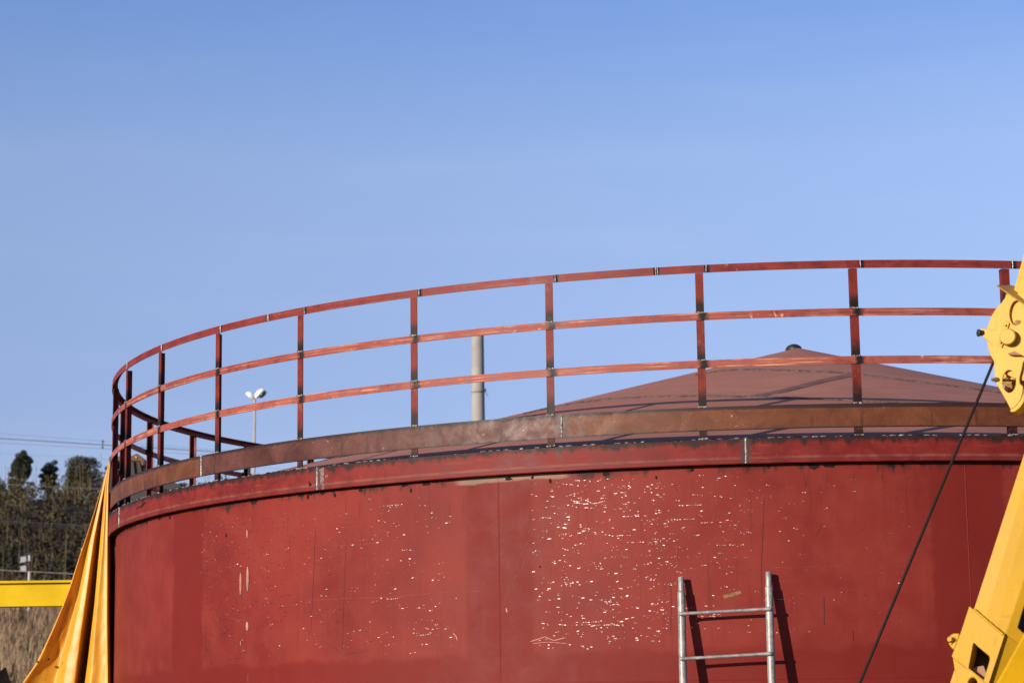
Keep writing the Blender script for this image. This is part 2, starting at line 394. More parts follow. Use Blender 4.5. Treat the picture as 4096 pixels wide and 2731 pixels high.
# ------------------------------------------------------------------ ground and hill
g = MB(); g.face([(-2500, -600, 0), (2500, -600, 0), (2500, 4000, 0), (-2500, 4000, 0)])
tag(g.build('ground', M['ground']), kind='structure')
HP = [(48, 0.0), (84, at(200, 2770, 84).z), (128, at(200, 2420, 128).z), (196, at(200, 1990, 196).z), (232, at(200, 1990, 196).z + 1.0), (330, 6), (420, -1.5)]
def hill_z(x, y):
    if y <= HP[0][0]: return -.3
    for (a, za), (b, zb) in zip(HP, HP[1:]):
        if y <= b:
            f = (y - a)/(b - a); f = f*f*(3 - 2*f)*.4 + f*.6
            z = za + (zb - za)*f; break
    else: z = -1.5
    n = mnoise.noise(Vector((x*.06, y*.06, 3)))*.9 + mnoise.noise(Vector((x*.2, y*.2, 9)))*.35
    edge = max(0, min(1, (160 - abs(x))/60)); edge = edge*edge*(3 - 2*edge)
    return (z + n*min(1, max(0, (y - 60)/40)))*edge - .3*(1 - edge)
hm = MB(); xs = [-165 + 330*i/110 for i in range(111)]; ys = [46 + (420 - 46)*(j/95)**1.25 for j in range(96)]
hm.grid([[(x, y, hill_z(x, y)) for x in xs] for y in ys])
tag(hm.build('hill', M['hill']), kind='structure')

def leaf(mb, c, s, tint, m=0):
    d = Vector((rng.gauss(0, 1), rng.gauss(0, 1), rng.gauss(0, .8))).normalized(); u = d.orthogonal().normalized()
    a = rng.uniform(0, 2*pi); u = u*cos(a) + d.cross(u)*sin(a); w = d.cross(u)
    l = s*rng.uniform(.6, 1.3); k = s*rng.uniform(.35, .7)
    mb.face([c - u*l*.5, c + w*k*.5, c + u*l*.5 + d*.1*s, c - w*k*.5], m, None, False, tint)
def clump(mb, c, rx, ry, rz, n, s, base, m=0, floor=None):
    for _ in range(n):
        while True:
            q = Vector((rng.uniform(-1, 1), rng.uniform(-1, 1), rng.uniform(-1, 1)))
            if q.length <= 1: break
        q = q.normalized()*(q.length**.55)
        p = Vector(c) + Vector((q.x*rx, q.y*ry, q.z*rz))
        leaf(mb, p, s, max(0, min(1, base + rng.gauss(0, .16))), m)
# dry brush over the slope: nobody could count it
br = MB()
for i in range(1400):
    Y = rng.uniform(128, 214); X = (rng.uniform(-330, 900) - 2048)/F*Y
    far = i >= 560                       # the same scrub carries on to both sides of what the photo shows
    if far:
        X = rng.uniform(-95, 25)
        if -330 < X/Y*F + 2048 < 900: continue
    z = hill_z(X, Y); r = rng.choice((.4, .6, .8, 1.0, 1.3, 1.7)); r = r*(1.35 if mnoise.noise(Vector((X*.12, Y*.05, 8))) > .05 else .75); pn = mnoise.noise(Vector((X*.35, Y*.11, 2))); b = max(.0, min(.95, .02 + .46*max(0, min(1, (Y - 152)/40)) + .75*pn + rng.uniform(-.15, .15)))
    for k in range(3):
        clump(br, (X + rng.uniform(-.6, .6)*r, Y + rng.uniform(-.6, .6)*r, z + r*rng.uniform(.1, .75)), r*rng.uniform(.5, .9), r*.7, r*rng.uniform(.4, .8), 12 if far else 28, .42 if far else .30, b)
    for k in range(rng.randint(0, 3)):      # dead stems
        p = Vector((X + rng.uniform(-1, 1)*r, Y + rng.uniform(-1, 1)*r, z)); q = p + Vector((rng.gauss(0, .25), rng.gauss(0, .25), r*rng.uniform(.9, 1.9)))
        w = Vector((.035, 0, 0)); br.face([p - w, p + w, q + w*.3, q - w*.3], 0, None, False, rng.uniform(.55, 1))
tag(br.build('brush', M['brush'], tint=True), 'tangled dry brown and olive brush covering the slope', 'brush', kind='stuff')
gr = MB()
for i in range(40000):
    Y = rng.uniform(80, 140); X = (rng.uniform(-350, 760) - 2048)/F*Y
    if i >= 16000: X = rng.uniform(-70, 15)
    if i >= 16000 and -350 < X/Y*F + 2048 < 760: continue
    z = hill_z(X, Y); h = rng.uniform(.45, 1.35)*(1 if mnoise.noise(Vector((X*.5, Y*.25, 0))) > -.15 else .55)
    p = Vector((X, Y, z - .05)); lean = Vector((rng.gauss(.05, .16), rng.gauss(0, .16), 0))*h; w = Vector((rng.uniform(.008, .022), rng.uniform(-.01, .01), 0))
    t_ = max(0, min(1, rng.gauss(.5, .30) + .5*mnoise.noise(Vector((X*.4, Y*.2, 5)))))
    m_ = p + lean*.4 + Vector((0, 0, h*.6)); q = p + lean + Vector((0, 0, h))
    gr.face([p - w, p + w, m_ + w*.9, q, m_ - w*.9], 0, None, False, t_)
tag(gr.build('dry_grass', M['grass'], tint=True), 'tall dry straw coloured grass at the foot of the slope', 'grass', kind='stuff')

def tree(x0, x1, ytop, ybase, Y, mat, label, n, dens=1, lobes=7, s=.16, seed=1):
    global rng
    keep = rng; rng = random.Random(seed)
    a, b = at(x0, ybase, Y), at(x1, ybase, Y); top = at((x0 + x1)/2, ytop, Y).z
    cxp = (a.x + b.x)/2; z0 = hill_z(cxp, Y); w = (b.x - a.x)/2; H = top - z0
    root = empty('tree', (cxp, Y, z0), label, 'tree', 'trees along the crest of the hill')
    tr = MB(); tr.tube([(cxp, Y, z0 - .3), (cxp + .04, Y, z0 + H*.35), (cxp - .03, Y, z0 + H*.8)], [.09, .07, .025], 8)
    cr = MB()
    for k in range(lobes*5):
        a_ = rng.uniform(0, 2*pi); hh = rng.uniform(.25, .97); prof = math.sqrt(max(.15, 1 - ((hh - .55)/.52)**4))
        rr = w*prof*math.sqrt(rng.uniform(.0, .9)); q = w*rng.uniform(.20, .36)
        c = Vector((cxp + rr*cos(a_), Y + rr*sin(a_)*.8, z0 + H*hh)); c.z = min(c.z, top - q*.7)
        if k % 3 == 0: tr.tube([(cxp, Y, z0 + H*min(hh*.6, .6)), (Vector((cxp, Y, z0 + H*hh*.75)) + c)/2, c], [.04, .025, .01], 5)
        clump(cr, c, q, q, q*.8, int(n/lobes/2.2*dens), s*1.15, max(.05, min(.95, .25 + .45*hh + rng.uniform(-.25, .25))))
    for k in range(5):      # the dense heart of the crown
        c = Vector((cxp + rng.uniform(-.35, .35)*w, Y + rng.uniform(-.3, .3)*w, z0 + H*rng.uniform(.45, .8)))
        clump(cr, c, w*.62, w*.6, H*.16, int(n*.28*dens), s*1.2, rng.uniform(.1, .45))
    tr.build('trunk', M['bark'], root); cr.build('crown', mat, root, tint=True)
    rng = keep
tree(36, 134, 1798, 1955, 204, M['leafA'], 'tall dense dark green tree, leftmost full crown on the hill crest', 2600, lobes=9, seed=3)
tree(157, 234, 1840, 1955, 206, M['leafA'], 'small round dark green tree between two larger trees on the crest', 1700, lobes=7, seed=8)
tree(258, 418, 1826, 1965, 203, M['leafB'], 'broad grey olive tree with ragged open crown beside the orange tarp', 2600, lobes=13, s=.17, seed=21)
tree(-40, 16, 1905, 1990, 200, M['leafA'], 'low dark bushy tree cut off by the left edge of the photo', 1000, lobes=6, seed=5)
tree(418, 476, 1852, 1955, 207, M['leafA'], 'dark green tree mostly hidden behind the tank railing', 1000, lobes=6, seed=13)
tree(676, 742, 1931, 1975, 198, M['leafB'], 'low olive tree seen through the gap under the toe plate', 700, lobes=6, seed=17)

# ------------------------------------------------------------------ power lines, fence wires
def wire(p0, p1, Y, r, mat, name, label, group, x0=-2600, x1=5200, sag=0):
    sl = (p1[1] - p0[1])/(p1[0] - p0[0])
    pts = []
    for i in range(25):
        x = x0 + (x1 - x0)*i/24; y = p0[1] + sl*(x - p0[0]) + sag*((x - 200)/2000)**2
        pts.append(at(x, y, Y))
    b = MB(); b.tube(pts, r, 6, 0, False)
    return tag(b.build(name, mat), label, 'cable', group)
PG = 'overhead power cables crossing behind the tank'
wire((0, 1733), (440, 1766), 150, .007, M['wire'], 'power_line', 'thin faint power cable, highest of those left of the tank', PG)
wire((0, 1753), (440, 1780), 150, .026, M['wire'], 'power_line', 'thick dark power cable carrying the small cable spacer', PG)
wire((0, 1770), (440, 1796), 150, .010, M['wire'], 'power_line', 'thin power cable just below the thick dark cable', PG)
wire((0, 1812), (440, 1836), 170, .006, M['wire'], 'power_line', 'faint power cable crossing the top of the leftmost tree', PG)
wire((0, 1868), (440, 1890), 170, .006, M['wire'], 'power_line', 'faint power cable crossing the middle of the tree crowns', PG)
sp_ = MB(); c_ = at(411, 1777, 150)
sp_.box(c_, .06, .05, .62); sp_.box(c_ + Vector((0, 0, .18)), .18, .05, .05); sp_.box(c_ + Vector((0, 0, -.2)), .16, .05, .05)
tag(sp_.build('cable_spacer', M['dark']), 'small upright spacer clamped on the thick dark power cable', 'cable spacer')
FG = 'fence wires strung across the slope'
wire((0, 1934), (435, 1957), 120, .008, M['wirel'], 'fence_wire', 'pale wire along the top of the brush below the trees', FG, x1=1200)
wire((0, 2083), (340, 2101), 95, .011, M['wire'], 'fence_wire', 'dark wire crossing the middle of the dark brush', FG, x1=1200)
wire((0, 2090), (340, 2112), 95, .006, M['wire'], 'fence_wire', 'thinner dark wire just under the dark brush wire', FG, x1=1200)
wire((0, 2279), (300, 2294), 70, .011, M['wirel'], 'fence_wire', 'pale wire passing just above the yellow beam', FG, x1=1200)
wire((0, 2528), (200, 2556), 60, .009, M['wire'], 'fence_wire', 'dark wire crossing the dry grass below the yellow beam', FG, x1=1200)

# white post with two grey boxes
Yp = 112; b_ = at(114, 2520, Yp); t_ = at(118, 2220, Yp)
root = empty('white_post', (b_.x, Yp, b_.z - .3), 'slim white painted post carrying two grey boxes on the slope', 'post')
def seg(y0, y1, r, m, nm):
    q = MB(); q.tube([at(114 + (2520 - y0)*.0133, y0, Yp), at(114 + (2520 - y1)*.0133, y1, Yp)], r, 10); q.build(nm, m, root)
seg(2560, 2284, .058, M['white'], 'shaft'); seg(2284, 2243, .045, M['dark'], 'dark_sleeve'); seg(2243, 2220, .058, M['white'], 'cap')
for (y0, y1) in ((2223, 2248), (2260, 2284)):
    c = (at(95, y0, Yp) + at(95, y1, Yp))/2; q = MB(); h = (y1 - y0)/F*Yp
    q.box(c, .27, .22, h*.8, Matrix.Rotation(R(-8), 3, 'Y')); q.box(c + Vector((-.01, -.04, -h*.42)), .31, .26, h*.18, Matrix.Rotation(R(-8), 3, 'Y'))
    bx = bevel(q.build('meter_box', M['grey'], root), .015)
    q = MB(); q.box(c + Vector((.2, .02, 0)), .22, .05, .05); q.build('bracket', M['dark'], bx)

# concrete pole and twin street lamp
Yc = 46; zt = at(1911, 1317, Yc).z; xt, xb = at(1911, 1330, Yc).x, at(1909, 1690, Yc).x
root = empty('concrete_pole', (xb, Yc, 0), 'thick round pale concrete pole rising behind the tank roof', 'pole')
q = MB(); zz = [0, 2, 4, 6, zt - .02, zt]
q.tube([(xb + (xt - xb)*k/zt*.9, Yc, k) for k in zz], [.19, .175, .16, .147, .125, .115], 28); q.build('shaft', M['conc'], root)
q = MB(); zb = at(1911, 1566, Yc).z
q.tube([(xt + .140*cos(a*pi/12), Yc + .140*sin(a*pi/12), zb + .02*sin(a*pi/12 + .4)) for a in range(25)], .008, 6, 0, False)
q.box((xt + .135, Yc - .05, zb + .02), .05, .05, .06); q.tube([(xt + .14, Yc - .05, zb), (xt + .19, Yc - .06, zb - .1)], .006, 5)
q.build('wire_band', M['conc_b'], root)

Yl = 120; xl = at(1014, 1740, Yl).x; zl = at(1020, 1592, Yl).z
root = empty('street_lamp', (xl, Yl, 0), 'slim pale street lamp with two white heads seen through the railing', 'street lamp')
q = MB(); q.tube([(xl, Yl, 0), (xl + .03, Yl, zl*.6), (xl + .06, Yl, zl)], [.10, .075, .055], 12); q.build('pole', M['lpole'], root)
def lamp_head(px0, px1, rad, open_side, drop=.5):
    a, b = at(*px0, Yl), at(*px1, Yl); top = Vector((xl + .06, Yl, zl - .05))
    h = MB(); d = (b - a).normalized(); up = d.cross(Vector((0, 1, 0))).normalized()
    if up.z < 0: up = -up
    rows = []
    for k in range(9):
        f = k/8; w = rad*(.28 + .72*sin(pi*min(.93, .08 + f*.85))**.8) if k < 8 else rad*.25
        c = a + (b - a)*f
        rows.append([c + Vector((0, 1, 0))*w*.8*cos(j*pi/7) + up*w*(.95 if j <= 7 else .35)*sin(j*pi/7) for j in range(14)])
    h.grid(rows, 0, None, True, True); h.face(rows[0]); h.face(rows[-1])
    h.tube([top, (top + a)/2 + Vector((0, 0, .05)), a + (b - a)*.1], .045, 8)
    o = h.build('lamp_head', M['lamp'], root)
    if open_side < 0: return
    l = MB(); l.blob((a + b)/2 + (b - a)*.12 - up*rad*drop, (b - a).length*.40, rad*.75, rad*.48, Matrix(((d.x, 0, up.x), (d.y, 1, up.y), (d.z, 0, up.z))), 0, 12, 8, 0)
    l.build('lens', M['lens'], o)
lamp_head((1024, 1592), (1058, 1558), .24, 1)
lamp_head((1013, 1596), (984, 1572), .25, -1, .12)

# dark hopper beyond the tank
Yh = 55; hx0, hx1 = at(452, 1850, Yh).x, at(580, 1850, Yh).x; hzt = at(520, 1812, Yh).z; hzb = hzt - 1.9
root = empty('hopper', ((hx0 + hx1)/2, Yh, 0), 'dark steel hopper with rusty brown rim beyond the railing', 'hopper')
mx_ = (hx0 + hx1)/2; nH = Vector((0, -1, 0))
plate('bin', M['hop'], root, [(436, 1838), (560, 1840), (574, 1862), (592, 1905), (690, 1925), (735, 1945), (735, 2060), (430, 2060)], [], Vector((mx_, Yh, hzt)), nH, 1.4, 0, .02)
for x0, x1 in ((470, 462), (505, 496), (532, 541), (556, 574)):
    q = MB(); q.tube([at(x0, 1845, Yh - .04), at(x1, 1925, Yh - .04)], .028, 6); q.build('rib', M['dark'], root)
plate('rim', M['hopr'], root, [(436, 1826), (500, 1824), (513, 1820), (527, 1822), (539, 1816), (547, 1812), (556, 1818), (577, 1838), (577, 1860), (566, 1860), (560, 1842), (436, 1842)], [], Vector((mx_, Yh - .05, hzt)), nH, .9, 0, .01)
for x, y in ((517, 1829), (545, 1828)):
    q = MB(); q.blob(at(x, y, Yh - .06), .022, .02, .028, None, 0, 10, 6, 0); q.build('bolt_head', M['gold'], root)
for sx in (hx0 + .1, at(700, 1990, Yh).x):
    for sy in (Yh + .05, Yh + .95):
        q = MB(); q.tube([(sx, sy, 0), (sx, sy, at(560, 2050, Yh).z)], .05, 8); q.build('leg', M['hop'], root)

# ------------------------------------------------------------------ the tank
tank = empty('storage_tank', (CX, CY, 0), 'large round red primed steel tank with railing round its conical roof', 'tank')
# shell, with its paint chips, seams and scratches
w = MB(); N = 360
ths = [-pi + 2*pi*i/N for i in range(N + 1)]
zs = [0, 1.0, 1.97, 2.6, DECK - .02]
w.grid([[cp(t, WALL_R, z) for t in ths] for z in zs], 0, [[(t, z) for t in ths] for z in zs])
def bead(mb, th, z0, z1, r, wd, h, m, wob=.001):
    n = max(3, int((z1 - z0)/.012)); rows = []; U = []
    for i in range(n + 1):
        z = z0 + (z1 - z0)*i/n; o = rng.uniform(-wob, wob)
        rows.append([cp(th + (o + wd*(k - 2)/4)/r, r + h*sin(pi*k/4)*(1 + rng.uniform(-.3, .3)) - .0005, z) for k in range(5)]); U.append([(th, z)]*5)
    mb.grid(rows, m, U)
def hbead(mb, z, a, b, r, wd, h, m):
    n = int((b - a)*r/.02); rows = []; U = []
    for i in range(n + 1):
        t = a + (b - a)*i/n; o = rng.uniform(-.001, .001)
        rows.append([cp(t, r + h*sin(pi*k/4) - .0005, z + o + wd*(k - 2)/4) for k in range(5)]); U.append([(t, z)]*5)
    mb.grid(rows, m, U)
for k in (0, 1, 2): bead(w, R(-24.42 + 30.9*k), 1.98, DECK - .15, WALL_R, .010, .0022, 0, .0012)
for k in range(-3, 3): bead(w, R(-9 + 30.9*k), 0, 1.955, WALL_R, .010, .0022, 0, .0012)
hbead(w, 1.968, -pi/2 - .3, pi/2, WALL_R, .014, .0022, 0)
def spot(th, z, rw, rh, m, rot=0, n=8, off=.0016, jit=.2):
    pts = []
    for k in range(n):
        a = 2*pi*k/n; q = 1 + rng.uniform(-jit, jit); x, y = rw*q*cos(a), rh*q*sin(a)
        x, y = x*cos(rot) - y*sin(rot), x*sin(rot) + y*cos(rot)
        pts.append(cp(th + x/WALL_R, WALL_R + off, z + y))
    w.face(pts, m, [(th, z)]*n)
CH, SL, SD, BU, PK, RM, PL, OC = 1, 2, 3, 4, 5, 6, 7, 8
def chm(th):  # chip tone by angle, painting in the metal's bright and dark reflections
    d = math.degrees(th); u = rng.random()
    if d < -41: return SD if u < .85 else CH
    if d < -34: return SD if u < .35 else (PK if u < .5 else (SL if u < .75 else CH))
    if d < -26: return CH if u < .5 else rng.choice((PK, SL, SL))
    if d < -9: return CH if u < .72 else rng.choice((PK, SL))
    if d < -5: return CH if u < .4 else rng.choice((SL, SD, PK))
    return SD if u < .6 else rng.choice((SL, CH))
def chips(t0, t1, z0, z1, n, rows, s=1.0):
    for _ in range(n):
        th, z = R(rng.uniform(t0, t1)), rng.uniform(z0, z1)
        e = min(1, (z - z0)/.15 + .3)
        if rng.random() > e: continue
        k = rng.choice((.28, .35, .42, .5, .6, .75, .95, 1.2))*s; m = chm(th)
        spot(th, z, .0090*k, .0021*k**.55, m, rng.uniform(-.15, .2))
        for _2 in range(rng.choice((0, 0, 0, 1, 2))):
            k = rng.uniform(.2, .5)*s
            spot(th + rng.uniform(-.045, .045)/WALL_R, z + rng.uniform(-.007, .007), .0080*k, .0021*k**.7, m, rng.uniform(-.2, .2))
    for _ in range(rows):
        th, z = R(rng.uniform(t0, t1 - 2)), rng.uniform(z0 + .05, z1); bend = rng.choice((0, 0, .0, .012, -.006)); L = rng.randint(5, 13)
        for k in range(L):
            if rng.random() < .2: continue
            q = rng.uniform(.35, 1.0)*s; f = k/(L - 1)*2 - 1
            spot(th + k*.0160/WALL_R, z + bend*f*f + rng.uniform(-.0015, .0015), .0090*q, .0020*q**.55, chm(th), bend*f*6)
chips(-53.2, -42.3, 2.17, 3.18, 560, 14, .9)
chips(-42.0, -27.6, 2.17, 3.20, 330, 11, .95)
chips(-22.0, -13.0, 2.17, 3.22, 430, 13, 1.08)
chips(-14.0, -7.5, 2.19, 3.22, 200, 7, .95)
chips(-8.0, 3.5, 2.19, 3.20, 150, 6, .75)
def stroke(pts, wd, m, off=.0013):          # a scratch: narrow ribbon along pixel points, laid on the shell
    P = [cyl(x, y) for x, y in pts]
    Q = []
    for (a, za), (b, zb) in zip(P, P[1:]):
        for i in range(6): Q.append((a + (b - a)*i/6, za + (zb - za)*i/6))
    Q.append(P[-1])
    for i in range(len(Q) - 1):
        (a, za), (b, zb) = Q[i], Q[i + 1]
        dx, dz = (b - a)*WALL_R, zb - za; l = math.hypot(dx, dz) or 1
        def wob(i): return wd*(.35 + .65*abs(sin(i*1.7 + za)))*(.25 if i in (0, len(Q) - 1) else 1)
        w0, w1 = wob(i), wob(i + 1); nx, nz = -dz/l/2, dx/l/2
        w.face([cp(a + nx*w0/WALL_R, WALL_R + off, za + nz*w0), cp(a - nx*w0/WALL_R, WALL_R + off, za - nz*w0),
                cp(b - nx*w1/WALL_R, WALL_R + off, zb - nz*w1), cp(b + nx*w1/WALL_R, WALL_R + off, zb + nz*w1)], m, [(a, za)]*4)
stroke([(1210, 2400), (1520, 2388), (1780, 2368), (1960, 2362)], 0.0037, PL)
stroke([(1240, 2178), (1400, 2180), (1560, 2166)], 0.0030, PL); stroke([(1320, 2095), (1480, 2080)], 0.0030, PL)
stroke([(2860, 2278), (3060, 2270), (3300, 2265), (3492, 2265)], 0.0037, PL); stroke([(3500, 2266), (3715, 2264)], 0.0023, PL)
stroke([(2110, 1945), (2300, 1938), (2560, 1926), (2760, 1920)], 0.0023, PL)
stroke([(2180, 2123), (2260, 2110), (2370, 2102), (2410, 2088), (2470, 2086)], 0.0023, PL)
stroke([(1262, 2110), (1255, 2300), (1243, 2540)], 0.0037, SD); stroke([(1385, 2150), (1375, 2420), (1370, 2600)], 0.0030, SD)
stroke([(1432, 2090), (1450, 2180), (1485, 2300)], 0.0037, PL); stroke([(1760, 2400), (1766, 2560), (1775, 2620)], 0.0030, PL)
stroke([(3057, 1985), (3052, 2120), (3045, 2260), (3048, 2420)], 0.0037, SD); stroke([(2872, 1972), (2862, 2020), (2850, 2100)], 0.0045, PL)
stroke([(2696, 2168), (2707, 2195), (2706, 2255)], 0.0053, PL); stroke([(2676, 2180), (2680, 2205)], 0.0030, PL)
stroke([(2682, 2320), (2686, 2420), (2681, 2536)], 0.0030, SD); stroke([(2140, 2110), (2080, 2230), (2068, 2280)], 0.0045, PL)
stroke([(2045, 2205), (2036, 2240)], 0.0045, PL); stroke([(2100, 2235), (2088, 2280)], 0.0060, PL); stroke([(2025, 2430), (2028, 2448)], .012, PK)
stroke([(2064, 2298), (2060, 2312)], 0.0090, PL)
stroke([(2120, 2565), (2180, 2545), (2215, 2560), (2265, 2548)], .006, PK); stroke([(2130, 2572), (2190, 2566), (2270, 2572)], .004, PK); stroke([(2270, 2553), (2400, 2550)], 0.0015, PL)
stroke([(1812, 2530), (1826, 2545), (1829, 2560)], .007, PK); stroke([(1845, 2556), (1860, 2538)], 0.0060, PL)
stroke([(1290, 2560), (1380, 2620)], 0.0023, SD); stroke([(900, 2638), (975, 2628)], 0.0023, SD); stroke([(1370, 2622), (1470, 2598)], 0.0030, SD)
stroke([(3295, 2380), (3297, 2440), (3296, 2500)], 0.0053, SD); stroke([(3412, 2520), (3414, 2568)], 0.0045, SD); stroke([(3362, 2512), (3368, 2545)], 0.0045, PL)
stroke([(3263, 2145), (3290, 2090)], 0.0023, SD); stroke([(3346, 2400), (3362, 2415)], 0.0075, PL)
for x in (1440, 1550, 1800, 1384): stroke([(x, 1990), (x - 2, 2050 + rng.uniform(-20, 30))], 0.0015, SD)
for x, y in ((2440, 1960), (2700, 1935), (3215, 1890), (3230, 1895), (3310, 1900), (3530, 1890), (3700, 1880)): stroke([(x, y), (x + rng.uniform(-6, 8), y + rng.uniform(30, 70))], 0.0015, SD)
for pts, wd in (([(962, 2286), (961, 2335), (963, 2381)], .020), ([(992, 2262), (990, 2315), (989, 2366)], .023), ([(989, 2116), (989, 2153)], .013), ([(989, 2484), (989, 2522)], .024), ([(963, 2560), (963, 2584)], .008)):
    (tA, zA), (tB, zB) = cyl(*pts[0]), cyl(*pts[-1])
    hz = abs(zA - zB)/2; tm, zm = (tA + tB)/2, (zA + zB)/2; k = .55/cos(tm + .05)*.55
    spot(tm, zm, wd*.5*1.7, hz*1.08, RM, 0, 18, .0014, .03); spot(tm, zm, wd*.5*1.15, hz*.96, PK, 0, 18, .0022, .03)
stroke([(992, 2694), (993, 2731)], .012, PL); stroke([(1030, 2440), (1036, 2480)], .010, PL); stroke([(990, 2205), (992, 2230)], .008, PL)
P4 = [(2893, 2379), (2960, 2360), (2965, 2373), (2898, 2393)]
w.face([cp(a, WALL_R + .0015, z) for a, z in (cyl(*p) for p in P4)][::-1], OC, [(0, 0)]*4)
for x, y, r in ((2201, 1923, .010), (2625, 1909, .007), (1644, 1962, .009), (2160, 2265, .005), (905, 2140, .010), (1232, 1985, .012), (1340, 1980, .010)):
    th, z = cyl(x, y); spot(th, z, r, r*1.5, BU, 0, 10, .002)
for x in [430 + 30*i for i in range(1)]: pass
for i in range(24):                          # soot blots where the ring was welded on
    th = R(rng.uniform(-78, 8)); spot(th, 3.262 - rng.uniform(0, .012), rng.uniform(.010, .035), rng.uniform(.006, .016), BU, 0, 14, .0014, .4)
shell = w.build('shell', [M[k] for k in ('wall', 'chip', 'scr_l', 'scr_d', 'burn_and_shade', 'pink', 'rim', 'pale', 'ochre')], tank)

# roof: a low cone whose apex sits a little off the axis, lapped sheets with weld seams
AX, RB, ZB, HR = .3, 5.40, 3.42, 1.5
apex = Vector((CX + AX, CY, ZB + HR))
def roof_pt(th, s): return Vector((CX + AX*(1 - s) + RB*s*sin(th), CY - RB*s*cos(th), ZB + HR*(1 - s)))
rf = MB(); ss = [.004, .03, .1, .25, .4, .55, .7, .85, 1.0]
rf.grid([[roof_pt(t, s) for t in ths[::2]] for s in ss], 0)
rf.grid([[cp(t, r, ZB - .001) for t in ths[::2]] for r in (RB, WALL_R)], 0)
from mathutils.bvhtree import BVHTree
bm_ = bmesh.new(); 
for i in range(len(ths[::2]) - 1):
    for a, b in zip(ss, ss[1:]):
        bm_.faces.new([bm_.verts.new(roof_pt(ths[::2][j], s)) for j, s in ((i, a), (i + 1, a), (i + 1, b), (i, b))])
bvh = BVHTree.FromBMesh(bm_)
def roof_hit(x, y):
    h = bvh.ray_cast(Vector((0, 0, CAMZ)), ray(x, y).normalized())[0]
    if h is None: return None, None
    d = Vector((h.x - apex.x, h.y - apex.y, 0)).normalized(); return h, Vector((d.x*HR, d.y*HR, RB)).normalized()
def roof_strip(pts, wd, m, off=.004, wob=0):
    Q = []
    for (a, b) in zip(pts, pts[1:]):
        n = max(2, int(math.hypot(b[0] - a[0], b[1] - a[1])/22))
        for i in range(n): Q.append((a[0] + (b[0] - a[0])*i/n, a[1] + (b[1] - a[1])*i/n))
    Q.append(pts[-1]); H = [roof_hit(*q) for q in Q]; H = [h for h in H if h[0] is not None]
    rows = []
    for i, (p, n_) in enumerate(H):
        if n_.z < 0: n_ = -n_
        d = (H[min(i + 1, len(H) - 1)][0] - H[max(i - 1, 0)][0]).normalized(); s_ = d.cross(n_).normalized()
        k = wd*(1 + rng.uniform(-wob, wob)); 
        rows.append([p + s_*k/2 + n_*.0015, p + s_*k*.25 + n_*(off + rng.uniform(0, .002)), p - s_*k*.25 + n_*(off + rng.uniform(0, .002)), p - s_*k/2 + n_*.0015])
    rf.grid(rows, m)
roof_strip([(2100, 1655), (2200, 1632), (2310, 1612), (2430, 1597), (2600, 1588), (2797, 1584.5), (3050, 1589), (3300, 1597), (3412, 1602), (3700, 1616)], .060, 1, .008, .3)
roof_strip([(2790, 1500), (2831, 1491), (2890, 1482), (3000, 1479), (3200, 1484), (3407, 1494), (3602, 1519), (3831, 1548), (4004, 1571), (4090, 1582)], .065, 1, .008, .3)
roof_strip([(3004, 1587), (3120, 1566), (3220, 1541), (3300, 1521), (3370, 1506), (3407, 1499)], .12, 2, .006, .1)
roof = rf.build('roof', [M['roof'], M['seam'], M['seam_dk']], tank)
q = MB(); vc = Vector((apex.x + .0, apex.y + .55, 0)); vc = at(3175, 1400, CY + .5)
q.blob(vc,   .074, .10, .052, None, 0, 20, 10, 0); q.tube([vc - Vector((0, 0, .25)), vc], .04, 12)
q.build('roof_vent', M['black'], roof)

# curb ring
rg = MB(); zb = DECK - .1566
rg.sweep([(WALL_R - .06, DECK), (RING_R - .004, DECK), (RING_R, DECK - .004), (RING_R, zb + .006), (RING_R - .004, zb), (WALL_R + .0003, zb)], -pi, pi, 360, 0, closed_prof=False, mats=[0, 0, 0, 0, 2])  # underside coloured black to deepen the shade line below the ring
for k in range(-3, 3): bead(rg, R(-7.62 + 31.25*k), zb + .003, DECK - .002, RING_R, .014, .005, 1, .002)
th_, z_ = cyl(1290, 1900, RING_R)
hb = [(-78 + i*.55) for i in range(160)]
for a in hb:                                  # stitch weld along the top edge
    if rng.random() < .75:
        t = R(a); rg.blob(cp(t, RING_R - .004, DECK + .001), rng.uniform(.012, .03), .004, rng.uniform(.003, .006), Matrix.Rotation(t, 3, 'Z'), rng.choice((2, 2, 3, 3, 1)), 6, 4, .2)
def rspot(x, y, rw, rh, m, rot=0):
    th, z = cyl(x, y, RING_R); pts = []
    for k in range(14):
        a = 2*pi*k/14; q = 1 + rng.uniform(-.35, .35); u, v = rw*q*cos(a), rh*q*sin(a)
        pts.append(cp(th + (u*cos(rot) - v*sin(rot))/RING_R, RING_R + .0012, z + u*sin(rot) + v*cos(rot)))
    rg.face(pts, m, [(th, z)]*14)
for x, y, a, b in ((1288, 1884, .020, .03), (1287, 1915, .016, .034), (1292, 1945, .012, .02), (1306, 1905, .012, .012)): rspot(x, y, a, b, 3)
for x, y, a, b, r_ in ((552, 2030, .05, .006, .12), (572, 2019, .06, .010, .2), (1242, 1938, .012, .012, 0), (1236, 1928, .005, .010, 0)): rspot(x, y, a, b, 2, r_)
rg.build('curb_ring', [M['ring'], M['weld'], M['burn_and_shade'], M['grind']], tank)

